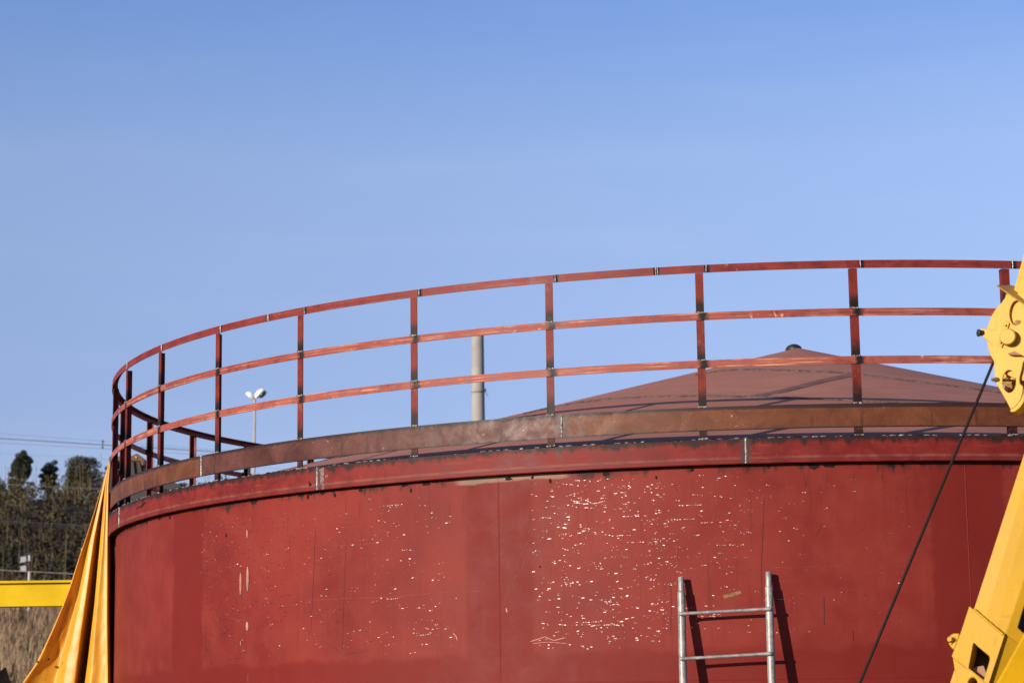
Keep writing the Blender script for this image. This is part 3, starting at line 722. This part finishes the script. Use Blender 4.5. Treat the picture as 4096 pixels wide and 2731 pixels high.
# toe plates: eleven lengths butted end to end
for k in range(11):
    a = R(-19.6 + k*360/11); b = a + R(360/11)
    if a > pi: a -= 2*pi; b -= 2*pi
    q = MB(); q.sweep([(RAIL_R, DECK + .055), (RAIL_R, DECK + .203), (RAIL_R - .008, DECK + .203), (RAIL_R - .008, DECK + .055)], a + .0004, b - .0004, 40, 0, caps=True)
    bead(q, b - .0012, DECK + .057, DECK + .201, RAIL_R, .012, .005, 1, .002)
    mauve = k == 10
    o = q.build('toe_plate', [M['toe_m' if mauve else 'toe_r'], M['weld']], tank)
    if mauve: o['label'] = 'toe plate length in dull mauve primer'
    elif k in (0, 9): o['label'] = 'rusty brown toe plate length'

# rails
POSTS = [-2.0923, -1.9155, -1.7345, -1.5550, -1.3790, -1.2040, -1.0449, -.8787, -.7114, -.5336, -.3566, -.1800, -.0065, .1694]
step = (2*pi - 2.0923 - .1694)/23
POSTS += [.1694 + step*(i + 1) for i in range(22)]          # posts as measured in view, evenly spaced round the back
def pu(t):                                                    # angle -> running post number
    P = [POSTS[-1] - 2*pi] + POSTS + [POSTS[0] + 2*pi]
    while t < P[0]: t += 2*pi
    for i in range(len(P) - 1):
        if t <= P[i + 1]: return i - 1 + (t - P[i])/(P[i + 1] - P[i])
    return len(P) - 2
def rail(name, z1, z0, mat, flange, beads):
    q = MB(); r0, r1 = RAIL_R - .007, RAIL_R
    prof = [(r1, z0), (r1, z1), (r0 - .04, z1), (r0 - .04, z1 - .006), (r0, z1 - .006), (r0, z0)] if flange else [(r1, z0), (r1, z1), (r0, z1), (r0, z0)]
    q.sweep(prof, -pi, pi, 360, 0, pu)
    for th in beads:
        bead(q, th + rng.uniform(-.0006, .0006), z0 + .0006, z1 - .0006, RAIL_R + .0004, .026, .0006, 2, .003)
        bead(q, th, z0 + .001, z1 - .001, RAIL_R + .001, .009, .004, 1, .001)
    return q.build(name, [mat, M['weld'], M['burn_and_shade']], tank)
bs = [t + R(.24) + .024/RAIL_R for t in POSTS[2:15]]
j1 = cyl(1070, 1270, RAIL_R)[0]; j2 = cyl(2623, 1085, RAIL_R)[0]
rail('top_rail', DECK + 1.1, DECK + 1.051, M['top'], True, bs + [j1, j1 + .002, j2, j2 + .0022])
rail('middle_rail', DECK + .797, DECK + .750, M['mid'], False, [])
rail('lower_rail', DECK + .497, DECK + .449, M['low'], False, [])

# posts: steel angles, one mesh shared by all copies
pb = MB()
r_ = .0   # local: -Y outward
def pquad(x0, x1, y0, y1, z0, z1):
    q = [(x0, y0), (x1, y0), (x1, y1), (x0, y1)]
    for k in range(4):
        a, b = q[k], q[(k + 1) % 4]
        pb.face([(*a, z0), (*b, z0), (*b, z1), (*a, z1)], 0, [(a[0], z0), (b[0], z0), (b[0], z1), (a[0], z1)])
    pb.face([(*p, z1) for p in q], 0, [(p[0], z1) for p in q])
pquad(-.025, .025, 0, .006, 0, 1.05); pquad(-.025, -.019, .006, .048, 0, 1.05)
for z in (.797, .497, .203, .004):
    for k in range(5):
        pb.blob((-.022 + .011*k + rng.uniform(-.003, .003), -.004, z + rng.uniform(0, .004)), rng.uniform(.006, .010), .006, rng.uniform(.004, .008), None, 1, 7, 5, .25)
post0 = pb.build('post', [M['post'], M['weld']])
for k, th in enumerate(POSTS):
    o = post0 if k == 0 else post0.copy()
    if k: COL.objects.link(o)
    o.location = cp(th, RAIL_R - .0078, DECK) - Vector((CX, CY, 0)); o.rotation_euler = (0, 0, th); o.parent = tank

# ------------------------------------------------------------------ scaffold ladder leaning on the shell
lean = .185
def lad(x, y, extra=0):       # pixel -> point on the leaning plane of the ladder
    th, z = cyl(2900, 2297); e = Vector((sin(th), -cos(th), 0)); n = (e + Vector((0, 0, lean))).normalized()
    return on_plane(x, y, cp(th, WALL_R + .040 + extra, z), n)
la, lb = lad(2724, 2307), lad(2733, 2731); ra, rb_ = lad(3073.5, 2287), lad(3087, 2731)
def ext(a, b): d = (b - a)/(b.z - a.z); return a + d*(0 - a.z)
l0, r0 = ext(la, lb), ext(ra, rb_)
root = empty('scaffold_ladder', ((l0 + r0)/2), 'galvanised steel scaffold ladder frame leaning against the red tank', 'ladder')
for a, g0, ys in ((la, l0, (2307, 2366)), (ra, r0, (2287, 2347))):
    d = (g0 - a).normalized(); L = .0905
    q = MB(); q.tube([a + d*L, a + d*(L + .006), a + d*(L + .012)] + [a + d*(L + .012 + (g0 - a).length*f) for f in (.2, .4, .6, .8, .95)] + [g0], [.0205] + [.0238]*8, 20, 0, True, .012)
    st = q.build('stile', M['galv'], root)
    q = MB(); q.tube([a, a + d*.003, a + d*L*.5, a + d*(L + .01)], [.0165, .0185, .0185, .0185], 18, 0, True, .01); q.build('spigot', M['galv'], st)
ux = (lad(3085, 2433.5) - lad(2717, 2454))
for k in range(9):
    p = lad(2717 + 3.4*k, 2454 + 179.5*k, .034); e = lad(3085 + 2*k, 2433.5 + 178.5*k, .034)
    if p.z < .12: break
    q = MB(); dd = (e - p)
    q.tube([p, p + dd*.008, p + dd*.03, p + dd*.08, p + dd*.3, p + dd*.6, p + dd*.92, p + dd*.97, p + dd*.992, e], [.009, .0125, .0125, .0102, .0100, .0100, .0102, .0125, .0125, .009], 14, 0, True, .02)
    q.build('rung', M['galv'], root)

# ------------------------------------------------------------------ orange tarp hung from the railing
def lerp_tab(tab, y):
    for (a, xa), (b, xb) in zip(tab, tab[1:]):
        if y <= b: return xa + (xb - xa)*max(0, (y - a)/(b - a))
    (a, xa), (b, xb) = tab[-2:]; return xb + (xb - xa)*(y - b)/(b - a)
c0 = [(1846, 436), (1910, 417), (2025, 383), (2147, 344), (2231, 315), (2335, 282), (2417, 252), (2513, 211), (2646, 148), (2731, 88), (2900, -10), (3740, -260)]
c2 = [(1846, 437), (1918, 417), (2187, 356), (2428, 315), (2643, 267), (2731, 254), (3740, 120)]
c3 = [(1846, 437.5), (1937, 420), (2150, 378), (2417, 341), (2632, 312), (2731, 300), (3740, 200)]
c4 = [(1846, 438), (1937, 421), (2150, 402), (2417, 378), (2632, 353), (2731, 340), (3740, 270)]
c5 = [(1846, 439), (1937, 426), (2187, 411), (2465, 385), (2731, 365), (3740, 310)]
c6 = [(1846, 440), (1937, 432), (2187, 428), (2465, 426), (2731, 428)]
c7 = [(1846, 441), (1937, 435), (2187, 434), (2465, 436), (2731, 441)]
tp = MB(); ys_ = [1846 + (3740 - 1846)*i/140 for i in range(141)]; rows = []
for y in ys_:
    f = max(0, (y - 1846)/885); A = .02 + .34*min(f, 1.2)
    X = [lerp_tab(c, y) for c in (c0, c2, c3, c4, c5, c6, c7)]
    wv = .012*sin(y*.021) + .006*sin(y*.05)
    bl = X[1] - .22*(X[1] - X[0])
    key = [(X[0] + 3*f, .10*A), (X[0], .0), (X[0] + 4*f + 1, -.09*A), (X[0] + (bl - X[0])*.35, .05*A + wv*f), (X[0] + (bl - X[0])*.68, .15*A - wv*f), (bl, .21*A), (X[1] - (X[1] - bl)*.35, .02*A), (X[1], -.07*A), (X[2] - (X[2] - X[1])*.35, -.12*A),
           (X[2] - .5, -.12*A), (X[2] + 2*f + .3, .02*A), (X[2] + (X[3] - X[2])*.5, .50*A), (X[3] - .6, .88*A), (X[3] - .2, .35*A), (X[3] - .4, -.02*A), (X[3] + (X[4] - X[3])*.55, -.20*A), (X[4], -.25*A), (X[4] + (X[5] - X[4])*.5, -.21*A), (X[5] - 3*f, -.24*A), (X[5] + 3*f, -.26*A), (X[6], -.14*A), (X[6] + 1 + 8*min(1, 3*f), .5*A + .02), (X[6] + 2 + 24*min(1, 3*f), 1.6*A + .06)]
    # smooth curve through the keys
    row = []
    for i in range(len(key) - 1):
        p0, p1, p2, p3 = key[max(i - 1, 0)], key[i], key[i + 1], key[min(i + 2, len(key) - 1)]
        for k in range(4):
            u = k/4
            def cr(a, b, c, d): return .5*(2*b + (c - a)*u*.8 + (2*a*.8 - 5*b + (2.6 + .8)*c - .8*d + (.8 - 0)*0 + (5 - 2*.8 - .6 - 2.6 - .2)*b)*0 + 0) 
            m1 = ((p2[0] - p0[0])*.35, (p2[1] - p0[1])*.35); m2 = ((p3[0] - p1[0])*.35, (p3[1] - p1[1])*.35)
            h00, h10, h01, h11 = 2*u**3 - 3*u*u + 1, u**3 - 2*u*u + u, -2*u**3 + 3*u*u, u**3 - u*u
            row.append((h00*p1[0] + h10*m1[0] + h01*p2[0] + h11*m2[0], h00*p1[1] + h10*m1[1] + h01*p2[1] + h11*m2[1]))
    row.append(key[-1])
    cr_ = .007*f
    rows.append([at(x, y, 18.42 + d + cr_*mnoise.noise(Vector((x*.018, y*.012, 1))) + cr_*.6*mnoise.noise(Vector((x*.05 + y*.03, y*.02 - x*.02, 4)))) for x, d in row])
tp.grid(rows)
for yy, xx in ((2646, 152), (2635, 192)):
    p = at(xx, yy, 18.36); tp.blob(p, .012, .01, .009, None, 1, 6, 4, .4)
tarp = tp.build('tarp', [M['tarp'], M['black']])
tag(tarp, 'orange vinyl tarpaulin hanging in folds from the left side of the tank', 'tarp')
tarp.data.update()

# yellow beam on its upright
Yb = 24
root = empty('yellow_gantry', (at(324, 2500, Yb).x, Yb, 0), 'horizontal yellow steel beam on an upright behind the tarp', 'gantry')
x0_, x1_ = at(-700, 2380, Yb).x, at(322, 2380, Yb).x
zT, zB_ = at(150, 2324, Yb).z, at(150, 2425, Yb).z; zm_ = at(150, 2333, Yb).z
q = MB(); q.box(((x0_ + x1_)/2, Yb, (zm_ + zB_)/2), x1_ - x0_, .16, zm_ - zB_ - .002); bevel(q.build('beam', M['ybeam'], root), .004)
q = MB(); q.box(((x0_ + x1_)/2, Yb, (zT + zm_)/2), x1_ - x0_, .27, zT - zm_); bevel(q.build('flange', M['ybeam'], root), .004)
for xp in (at(313, 2300, Yb).x, at(-650, 2300, Yb).x):
    q = MB(); zp = at(320, 2187, Yb).z; q.box((xp + .07, Yb + .2, zp/2), .14, .14, zp); bevel(q.build('upright', M['ybeam'], root), .006)

# mound of rusty soil
Ym = 30; mb = MB(); rows = []
for i in range(41):
    row = []
    for j in range(61):
        x, y = -3.2 + 6.4*j/60, -2 + 4*i/40
        h = max(0, 1 - (x/3)**2 - (y/1.9)**2)
        n = mnoise.noise(Vector((x*1.8, y*1.8, 2)))*.18 + mnoise.noise(Vector((x*5, y*5, 7)))*.09 + mnoise.noise(Vector((x*13, y*13, 1)))*.05
        row.append((x, y, h**.7*1 + n*min(1, h*6)))
    rows.append(row)
pk = at(20, 2692, Ym); bx_ = at(-520, 2690, Ym).x
rows = [[(bx_ + x*1.1, Ym + y*1.3, z*(pk.z/.835) - .05) for x, y, z in r] for r in rows]
mb.grid(rows); tag(mb.build('soil_mound', M['mound']), 'small mound of rust brown soil at the lower left corner', 'soil mound')

# ------------------------------------------------------------------ yellow crane
Yk = 10.0
nF = Vector((-.36, -.93, 0)).normalized()
K0 = at(3980, 1900, Yk)
crane = empty('crane', (at(3900, 2731, Yk).x, Yk, 0), 'yellow crane boom with a sheave head at the right edge of the photo', 'crane')
# boom: five-sided box section running up and to the right
def edge(pA, pB, Y, y):       # point on the boom edge through two pixels at depth Y, at pixel height y
    a, b = at(*pA, Y), at(*pB, Y); f = (y - pA[1])/(pB[1] - pA[1]); return a + (b - a)*f
EL = ((4096, 1815), (3900, 2422)); EE = ((4096, 2312), (3953, 2728))
q = MB(); secs = []
for y in (700, 3700):
    L_, E_ = edge(*EL, Yk + .065, y), edge(*EE, Yk, y + 60)
    Fp = E_ + Vector((.30, .05, .02)); ax_ = Vector((0, .42, 0))
    secs.append([L_, E_, Fp, Fp + ax_, L_ + ax_ + Vector((.1, 0, 0))])
A_, B_ = secs
for k in range(5): j = (k + 1) % 5; q.face([A_[k], A_[j], B_[j], B_[k]])
q.face(A_[::-1]); q.face(B_)
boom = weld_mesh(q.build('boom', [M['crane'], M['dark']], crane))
# collar round the boom's foot with its pocket
PF = at(3953, 2728, Yk); 
nB = ((edge(*EL, Yk + .065, 2422) - PF).cross(at(4096, 2312, Yk) - PF)).normalized()
if nB.y > 0: nB = -nB
collar = plate('collar', M['crane'], crane, [(3877, 2422), (3893, 2436), (4013, 2538), (4021, 2531), (3957, 2728), (3951, 2738), (3931, 2721), (3809, 2626), (3807, 2622), (3815, 2600), (3842, 2530)],
      [[(3893, 2571), (3899, 2571), (3909, 2582), (3956, 2621), (3959, 2632), (3957, 2645), (3935, 2718), (3874, 2670)]], PF + nB*.016, nB, .10, 0, .004)
q = MB(); f0 = on_plane(3905, 2690, PF, nB); 
plate('pocket_floor', M['brown'], crane, [(3874, 2671), (3934, 2660), (3945, 2690), (3935, 2717)], [], PF, nB, .02, .045, .001)
bpl = plate('foot_plate', M['crane'], crane, [(3811, 2630), (3808, 2624), (3932, 2722), (3952, 2740), (3930, 2900), (3850, 2900)], [ell(3891, 2735, 19, 27)], PF + nB*.004, nB, .10, 0, .004)
lug = plate('lug', M['crane'], crane, [(3812, 2531), (3838, 2531), (3836, 2545), (3817, 2597), (3806, 2590), (3795, 2574), (3793, 2555), (3799, 2540)], [], PF + nB*.008, nB, .05, 0, .004)
def stud(name, mat, x, y, P, n, r, h, parent, r2=None, seg=20):
    c = on_plane(x, y, P, n); b = MB(); r2 = r if r2 is None else r2
    b.tube([c - n*.004, c + n*h*.9, c + n*h], [r, r2, r2*.86], seg); return b.build(name, mat, parent)
stud('pin', M['crane'], 3803, 2558, PF + nB*.008, nB, .0125, .02, lug)
b = MB(); c = on_plane(3801, 2559, PF + nB*.030, nB); b.tube([c + Vector((.004, 0, .004)), c + Vector((.013, 0, .012)), c + Vector((.016, 0, .003)), c + Vector((-.012, 0, -.012))], .0022, 6); b.build('split_pin', M['dark'], lug)
# weld line across the boom above the collar, cover plate and slot on the boom's other side
b = MB(); a1, a2 = on_plane(3893, 2434, PF + nB*.017, nB), on_plane(4014, 2537, PF + nB*.017, nB); b.tube([a1 + (a2 - a1)*k/14 for k in range(15)], .0055, 8, 0, True, .2); b.build('weld_line', M['crane'], crane)
nS = Vector((.05, -1, 0)).normalized(); PS = at(4060, 2450, Yk) + Vector((0, -.004, 0))
plate('boom_side_plate', M['crane'], crane, [(4108, 2280), (4028, 2514), (4022, 2535), (4090, 2585), (4400, 2700), (4500, 1600), (4330, 1600)], [[(4097, 2422), (4071, 2508), (4089, 2526), (4150, 2560), (4190, 2440), (4150, 2300), (4135, 2300)]], PS, nS, .018, 0, .003)
plate('boom_cover', M['crane2'], crane, [(4100, 2526), (4042, 2630), (3986, 2731), (3930, 2860), (4400, 2860), (4400, 2532)], [], at(4050, 2650, 9.72), Vector((-.05, -.98, .1)),   .05, 0, .008)
def carve(o, outline, P, n, d, mi=1):
    c = plate('cutter', M['dark'], None, outline, [], P, n, d, -.03, 0) if False else None
    n = n.normalized(); bm = bmesh.new(); vs = [bm.verts.new(on_plane(x, y, P, n) + n*.03) for x, y in outline]
    f = bm.faces.new(vs); r = bmesh.ops.extrude_face_region(bm, geom=[f])
    bmesh.ops.translate(bm, verts=[e for e in r['geom'] if isinstance(e, bmesh.types.BMVert)], vec=-n*(d + .03))
    bmesh.ops.recalc_face_normals(bm, faces=bm.faces)
    me = bpy.data.meshes.new('cut'); bm.to_mesh(me); bm.free()
    me.materials.append(M['crane']); me.materials.append(M['dark']); me.polygons.foreach_set('material_index', [mi]*len(me.polygons))  # cut walls take the dark material, painting shade into the recess
    k = bpy.data.objects.new('cut', me); COL.objects.link(k)
    md = o.modifiers.new('carve', 'BOOLEAN'); md.object = k; md.operation = 'DIFFERENCE'; md.solver = 'EXACT'
    dg = bpy.context.evaluated_depsgraph_get(); new = bpy.data.meshes.new_from_object(o.evaluated_get(dg)); o.modifiers.remove(md)
    new.name = o.name; o.data = new; bpy.data.objects.remove(k)
carve(boom, [(3890, 2568), (3912, 2580), (3958, 2619), (3961, 2645), (3938, 2722), (3870, 2672)], PF, nB, .13)
carve(boom, ell(3891, 2735, 21, 30, 20), PF, nB, .09)
carve(boom, [(4100, 2424), (4074, 2508), (4092, 2524), (4148, 2556), (4186, 2440), (4148, 2304), (4137, 2304)], PS, nS, .12)
bevel(boom, .008, 3)
# jib arm coming down from the upper right
q = MB(); P1 = at(4096, 1013, Yk - .02); P2 = at(4060, 1142, Yk - .02); d_ = (P1 - P2)
e0 = [P2 - d_*.9, P2 + d_*4.2]
ww = Vector((.085, -.03, -.055)); bb = Vector((.04, .14, 0))
s0 = [[p, p + ww, p + ww + Vector((.09, .03, -.03)), p + ww + bb, p + bb] for p in e0]
for k in range(5): j = (k + 1) % 5; q.face([s0[0][k], s0[0][j], s0[1][j], s0[1][k]])
q.face(s0[0][::-1]); q.face(s0[1])
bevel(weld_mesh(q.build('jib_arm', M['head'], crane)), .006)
# sheave head: cheek plates with sheave between, guard, pins, keeper
PH = at(4020, 1400, Yk - .06)
cheek = [(4025, 1174), (4019, 1192), (4003, 1214), (3992, 1240), (3984, 1280), (3980, 1312), (3983, 1319), (3968, 1318), (3925, 1312), (3921, 1316), (3929, 1346), (3945, 1357), (3967, 1376), (3972, 1410), (3976, 1450), (3978, 1503), (3986, 1535), (4007, 1571), (4033, 1618), (4043, 1637), (4058, 1628), (4073, 1612), (4084, 1595), (4090, 1572), (4093, 1548), (4089, 1541), (4081, 1536), (4078, 1520), (4081, 1499), (4087, 1478), (4092, 1450), (4130, 1400), (4180, 1340), (4170, 1240), (4120, 1205)]
h1 = ell(4067, 1251, 28, 50, 36, .08); h2 = ell(4037, 1525, 27, 45, 36)
plate('cheek_plate', M['head'], crane, cheek, [h1, h2], PH, nF, .014, 0, .003)
plate('cheek_plate', M['head'], crane, [(x + 6, y - 2) for x, y in cheek if y < 1540 and x > 3975] + [(4090, 1550)], [], PH, nF, .012, .13, .003)
disc = [p for p in ell(4122, 1345, 176, 180, 64)]
plate('sheave', M['head'], crane, disc, [], PH, nF, .030, .0185, .004)
b = MB(); c = on_plane(4074, 1292, PH - nF*.018, nF); b.blob(c, .020, .006, .014, None, 0, 14, 8, 0); b.build('roller', M['brown'], crane)
plate('lower_sheave', M['head'], crane, ell(4052, 1480, 34, 40, 32), [], PH, nF, .02, .050, .003)
plate('bottom_lip', M['head'], crane, [(4043, 1636), (4039, 1643), (4046, 1648), (4060, 1646), (4082, 1628), (4097, 1604), (4098, 1560), (4092, 1575), (4084, 1597), (4072, 1613), (4057, 1629)], [], PH, nF, .12, .002, .003)
nG = Vector((-.15, -.55, .82)).normalized(); 
b = MB(); g0_, g1_ = at(3987, 1140, Yk - .17), at(4098, 1216, Yk - .17); g2_, g3_ = at(4110, 1180, Yk + .06), at(4052, 1141, Yk + .06)
tk = Vector((0, 0, -.007))
for f in ([g0_, g1_, g2_, g3_], [p + tk for p in (g3_, g2_, g1_, g0_)], [g0_, g0_ + tk, g1_ + tk, g1_], [g3_, g3_ + tk, g0_ + tk, g0_], [g1_, g1_ + tk, g2_ + tk, g2_], [g2_, g2_ + tk, g3_ + tk, g3_]): b.face(f)
weld_mesh(b.build('guard_plate', M['head'], crane))
boss = stud('axle_boss', M['head'], 4036, 1351, PH, nF, .036, .040, crane, None, 36)
b = MB(); c = on_plane(4036, 1351, PH, nF); b.tube([c - nF*.002, c + nF*.030], .0372, 36, 0, False); b.build('boss_rust_shade', M['brown'], crane)  # brown rust band that also paints the boss's shaded side
plate('keeper_plate', M['head'], crane, [(4019, 1278), (4038, 1291), (4007, 1391), (3988, 1378)], [], PH + nF*.009, nF, .009, 0, .002)
for x, y in ((4021, 1301), (4000, 1370)): stud('keeper_bolt', M['head'], x, y, PH + nF*.009, nF, .0062, .009, crane, None, 6)
plate('stop_bracket', M['brown'], crane, [(4030, 1414), (4034, 1411), (4059, 1404), (4083, 1417), (4083, 1420), (4036, 1418)], [], PH + nF*.03, nF, .03, 0, .001)
nK = Vector((-.97, -.22, .02)).normalized()
c = on_plane(3929, 1332, PH - nF*.005, nF); b = MB(); b.tube([c + Vector((.004, 0, 0)), c + nK*.012], [.013, .013], 16); b.tube([c + nK*.011, c + nK*.014, c + nK*.020, c + nK*.022], [.013, .0165, .0165, .014], 24); b.build('rubber_stop', M['black'], crane)
c = on_plane(3994, 1519, PH - nF*.005, nF); b = MB(); b.tube([c, c + nK*.016], .0115, 6, 0, True, 0, False); b.tube([c + nK*.016, c + nK*.028], .0075, 14); b.tube([c + nK*.026, c + nK*.034], .0062, 14, 1); b.build('threaded_bolt', [M['steel'], M['brown']], crane)
b = MB(); b.tube([c - nK*.01, c - nK*.075], .006, 10); b.build('bolt_shank', M['dark'], crane)
# rope
b = MB(); p0, p1 = at(4000, 1385, Yk + .03), at(3439, 2731, Yk); d_ = p1 - p0
b.tube([p0, p0 + d_*.25, p0 + d_*.5, p0 + d_*.75, p1, p1 + d_*(-(p1.z - .1)/d_.z)], .0066, 10)
tag(b.build('hoist_rope', M['rope']), 'dark steel wire rope slanting down from the crane sheave head', 'wire rope')

# ------------------------------------------------------------------ light, sky, camera
wd = bpy.data.worlds.new('World'); sc.world = wd; wd.use_nodes = True
nt = wd.node_tree; bg = nt.nodes['Background']
sky = nt.nodes.new('ShaderNodeTexSky'); sky.sky_type = 'NISHITA'; sky.sun_disc = False
S = Vector((sin(R(SUN_AZ))*cos(R(SUN_EL)), -cos(R(SUN_AZ))*cos(R(SUN_EL)), sin(R(SUN_EL))))
sky.sun_elevation = R(SUN_EL); sky.sun_rotation = math.atan2(S.x, S.y); sky.altitude = 700; sky.air_density = 1.0; sky.dust_density = .5; sky.ozone_density = 2.0
tc = nt.nodes.new('ShaderNodeTexCoord'); sx = nt.nodes.new('ShaderNodeSeparateXYZ'); nt.links.new(tc.outputs['Generated'], sx.inputs[0])
nz = nt.nodes.new('ShaderNodeTexNoise'); mp = nt.nodes.new('ShaderNodeVectorMath'); mp.operation = 'MULTIPLY'; mp.inputs[1].default_value = (2.2, 2.2, 16)
nt.links.new(tc.outputs['Generated'], mp.inputs[0]); nt.links.new(mp.outputs[0], nz.inputs['Vector']); nz.inputs['Scale'].default_value = 2.6; nz.inputs['Detail'].default_value = 5; nz.inputs['Distortion'].default_value = .6
rp = nt.nodes.new('ShaderNodeValToRGB'); nt.links.new(sx.outputs[2], rp.inputs[0]); er = rp.color_ramp
stops = [(.0, (.72, .62, .78)), (.146, (.79, .69, .90)), (.213, (1.0, .847, .995)), (.249, (1.08, .915, 1.055)), (.31, (.86, .852, 1.12)), (.62, (.50, .54, .74))]
er.elements[0].position, er.elements[1].position = stops[0][0], stops[-1][0]
er.elements[0].color = (*stops[0][1], 1); er.elements[1].color = (*stops[-1][1], 1)
for p_, c_ in stops[1:-1]: e = er.elements.new(p_); e.color = (*c_, 1)
tn = nt.nodes.new('ShaderNodeMix'); tn.data_type = 'RGBA'; tn.blend_type = 'MULTIPLY'; tn.inputs[0].default_value = 1
nt.links.new(rp.outputs[0], tn.inputs[7]); nt.links.new(sky.outputs[0], tn.inputs[6])
cl = nt.nodes.new('ShaderNodeMapRange'); cl.interpolation_type = 'SMOOTHSTEP'; nt.links.new(nz.outputs['Fac'], cl.inputs[0])
for i_, v_ in enumerate((.45, .8, 0, .03)): cl.inputs[i_ + 1].default_value = v_
cm = nt.nodes.new('ShaderNodeMix'); cm.data_type = 'RGBA'; nt.links.new(cl.outputs[0], cm.inputs[0]); nt.links.new(tn.outputs[2], cm.inputs[6]); cm.inputs[7].default_value = (5.6, 6.2, 7.4, 1)
nt.links.new(cm.outputs[2], bg.inputs[0]); bg.inputs[1].default_value = .15
sl = bpy.data.lights.new('sun', 'SUN'); sl.energy = 5.0; sl.angle = R(.5); sl.color = (1, .88, .75)
so = bpy.data.objects.new('sun', sl); COL.objects.link(so); so.rotation_euler = S.to_track_quat('Z', 'Y').to_euler(); so.location = S*60
cd = bpy.data.cameras.new('camera'); cam = bpy.data.objects.new('camera', cd); COL.objects.link(cam); sc.camera = cam
cd.sensor_width = 36; cd.lens = F/4096*36; cd.clip_start = .1; cd.clip_end = 6000
cam.location = (0, 0, CAMZ); cam.rotation_euler = (Matrix.Rotation(pi/2 + PITCH, 3, 'X') @ Matrix.Rotation(ROLL, 3, 'Z')).to_euler()
cd.dof.use_dof = True; cd.dof.focus_distance = 13.9; cd.dof.aperture_fstop = 5.6
vs = sc.view_settings; vs.view_transform = 'Standard'; vs.look = 'None'; vs.gamma = 1; vs.exposure = .22; vs.use_curve_mapping = False
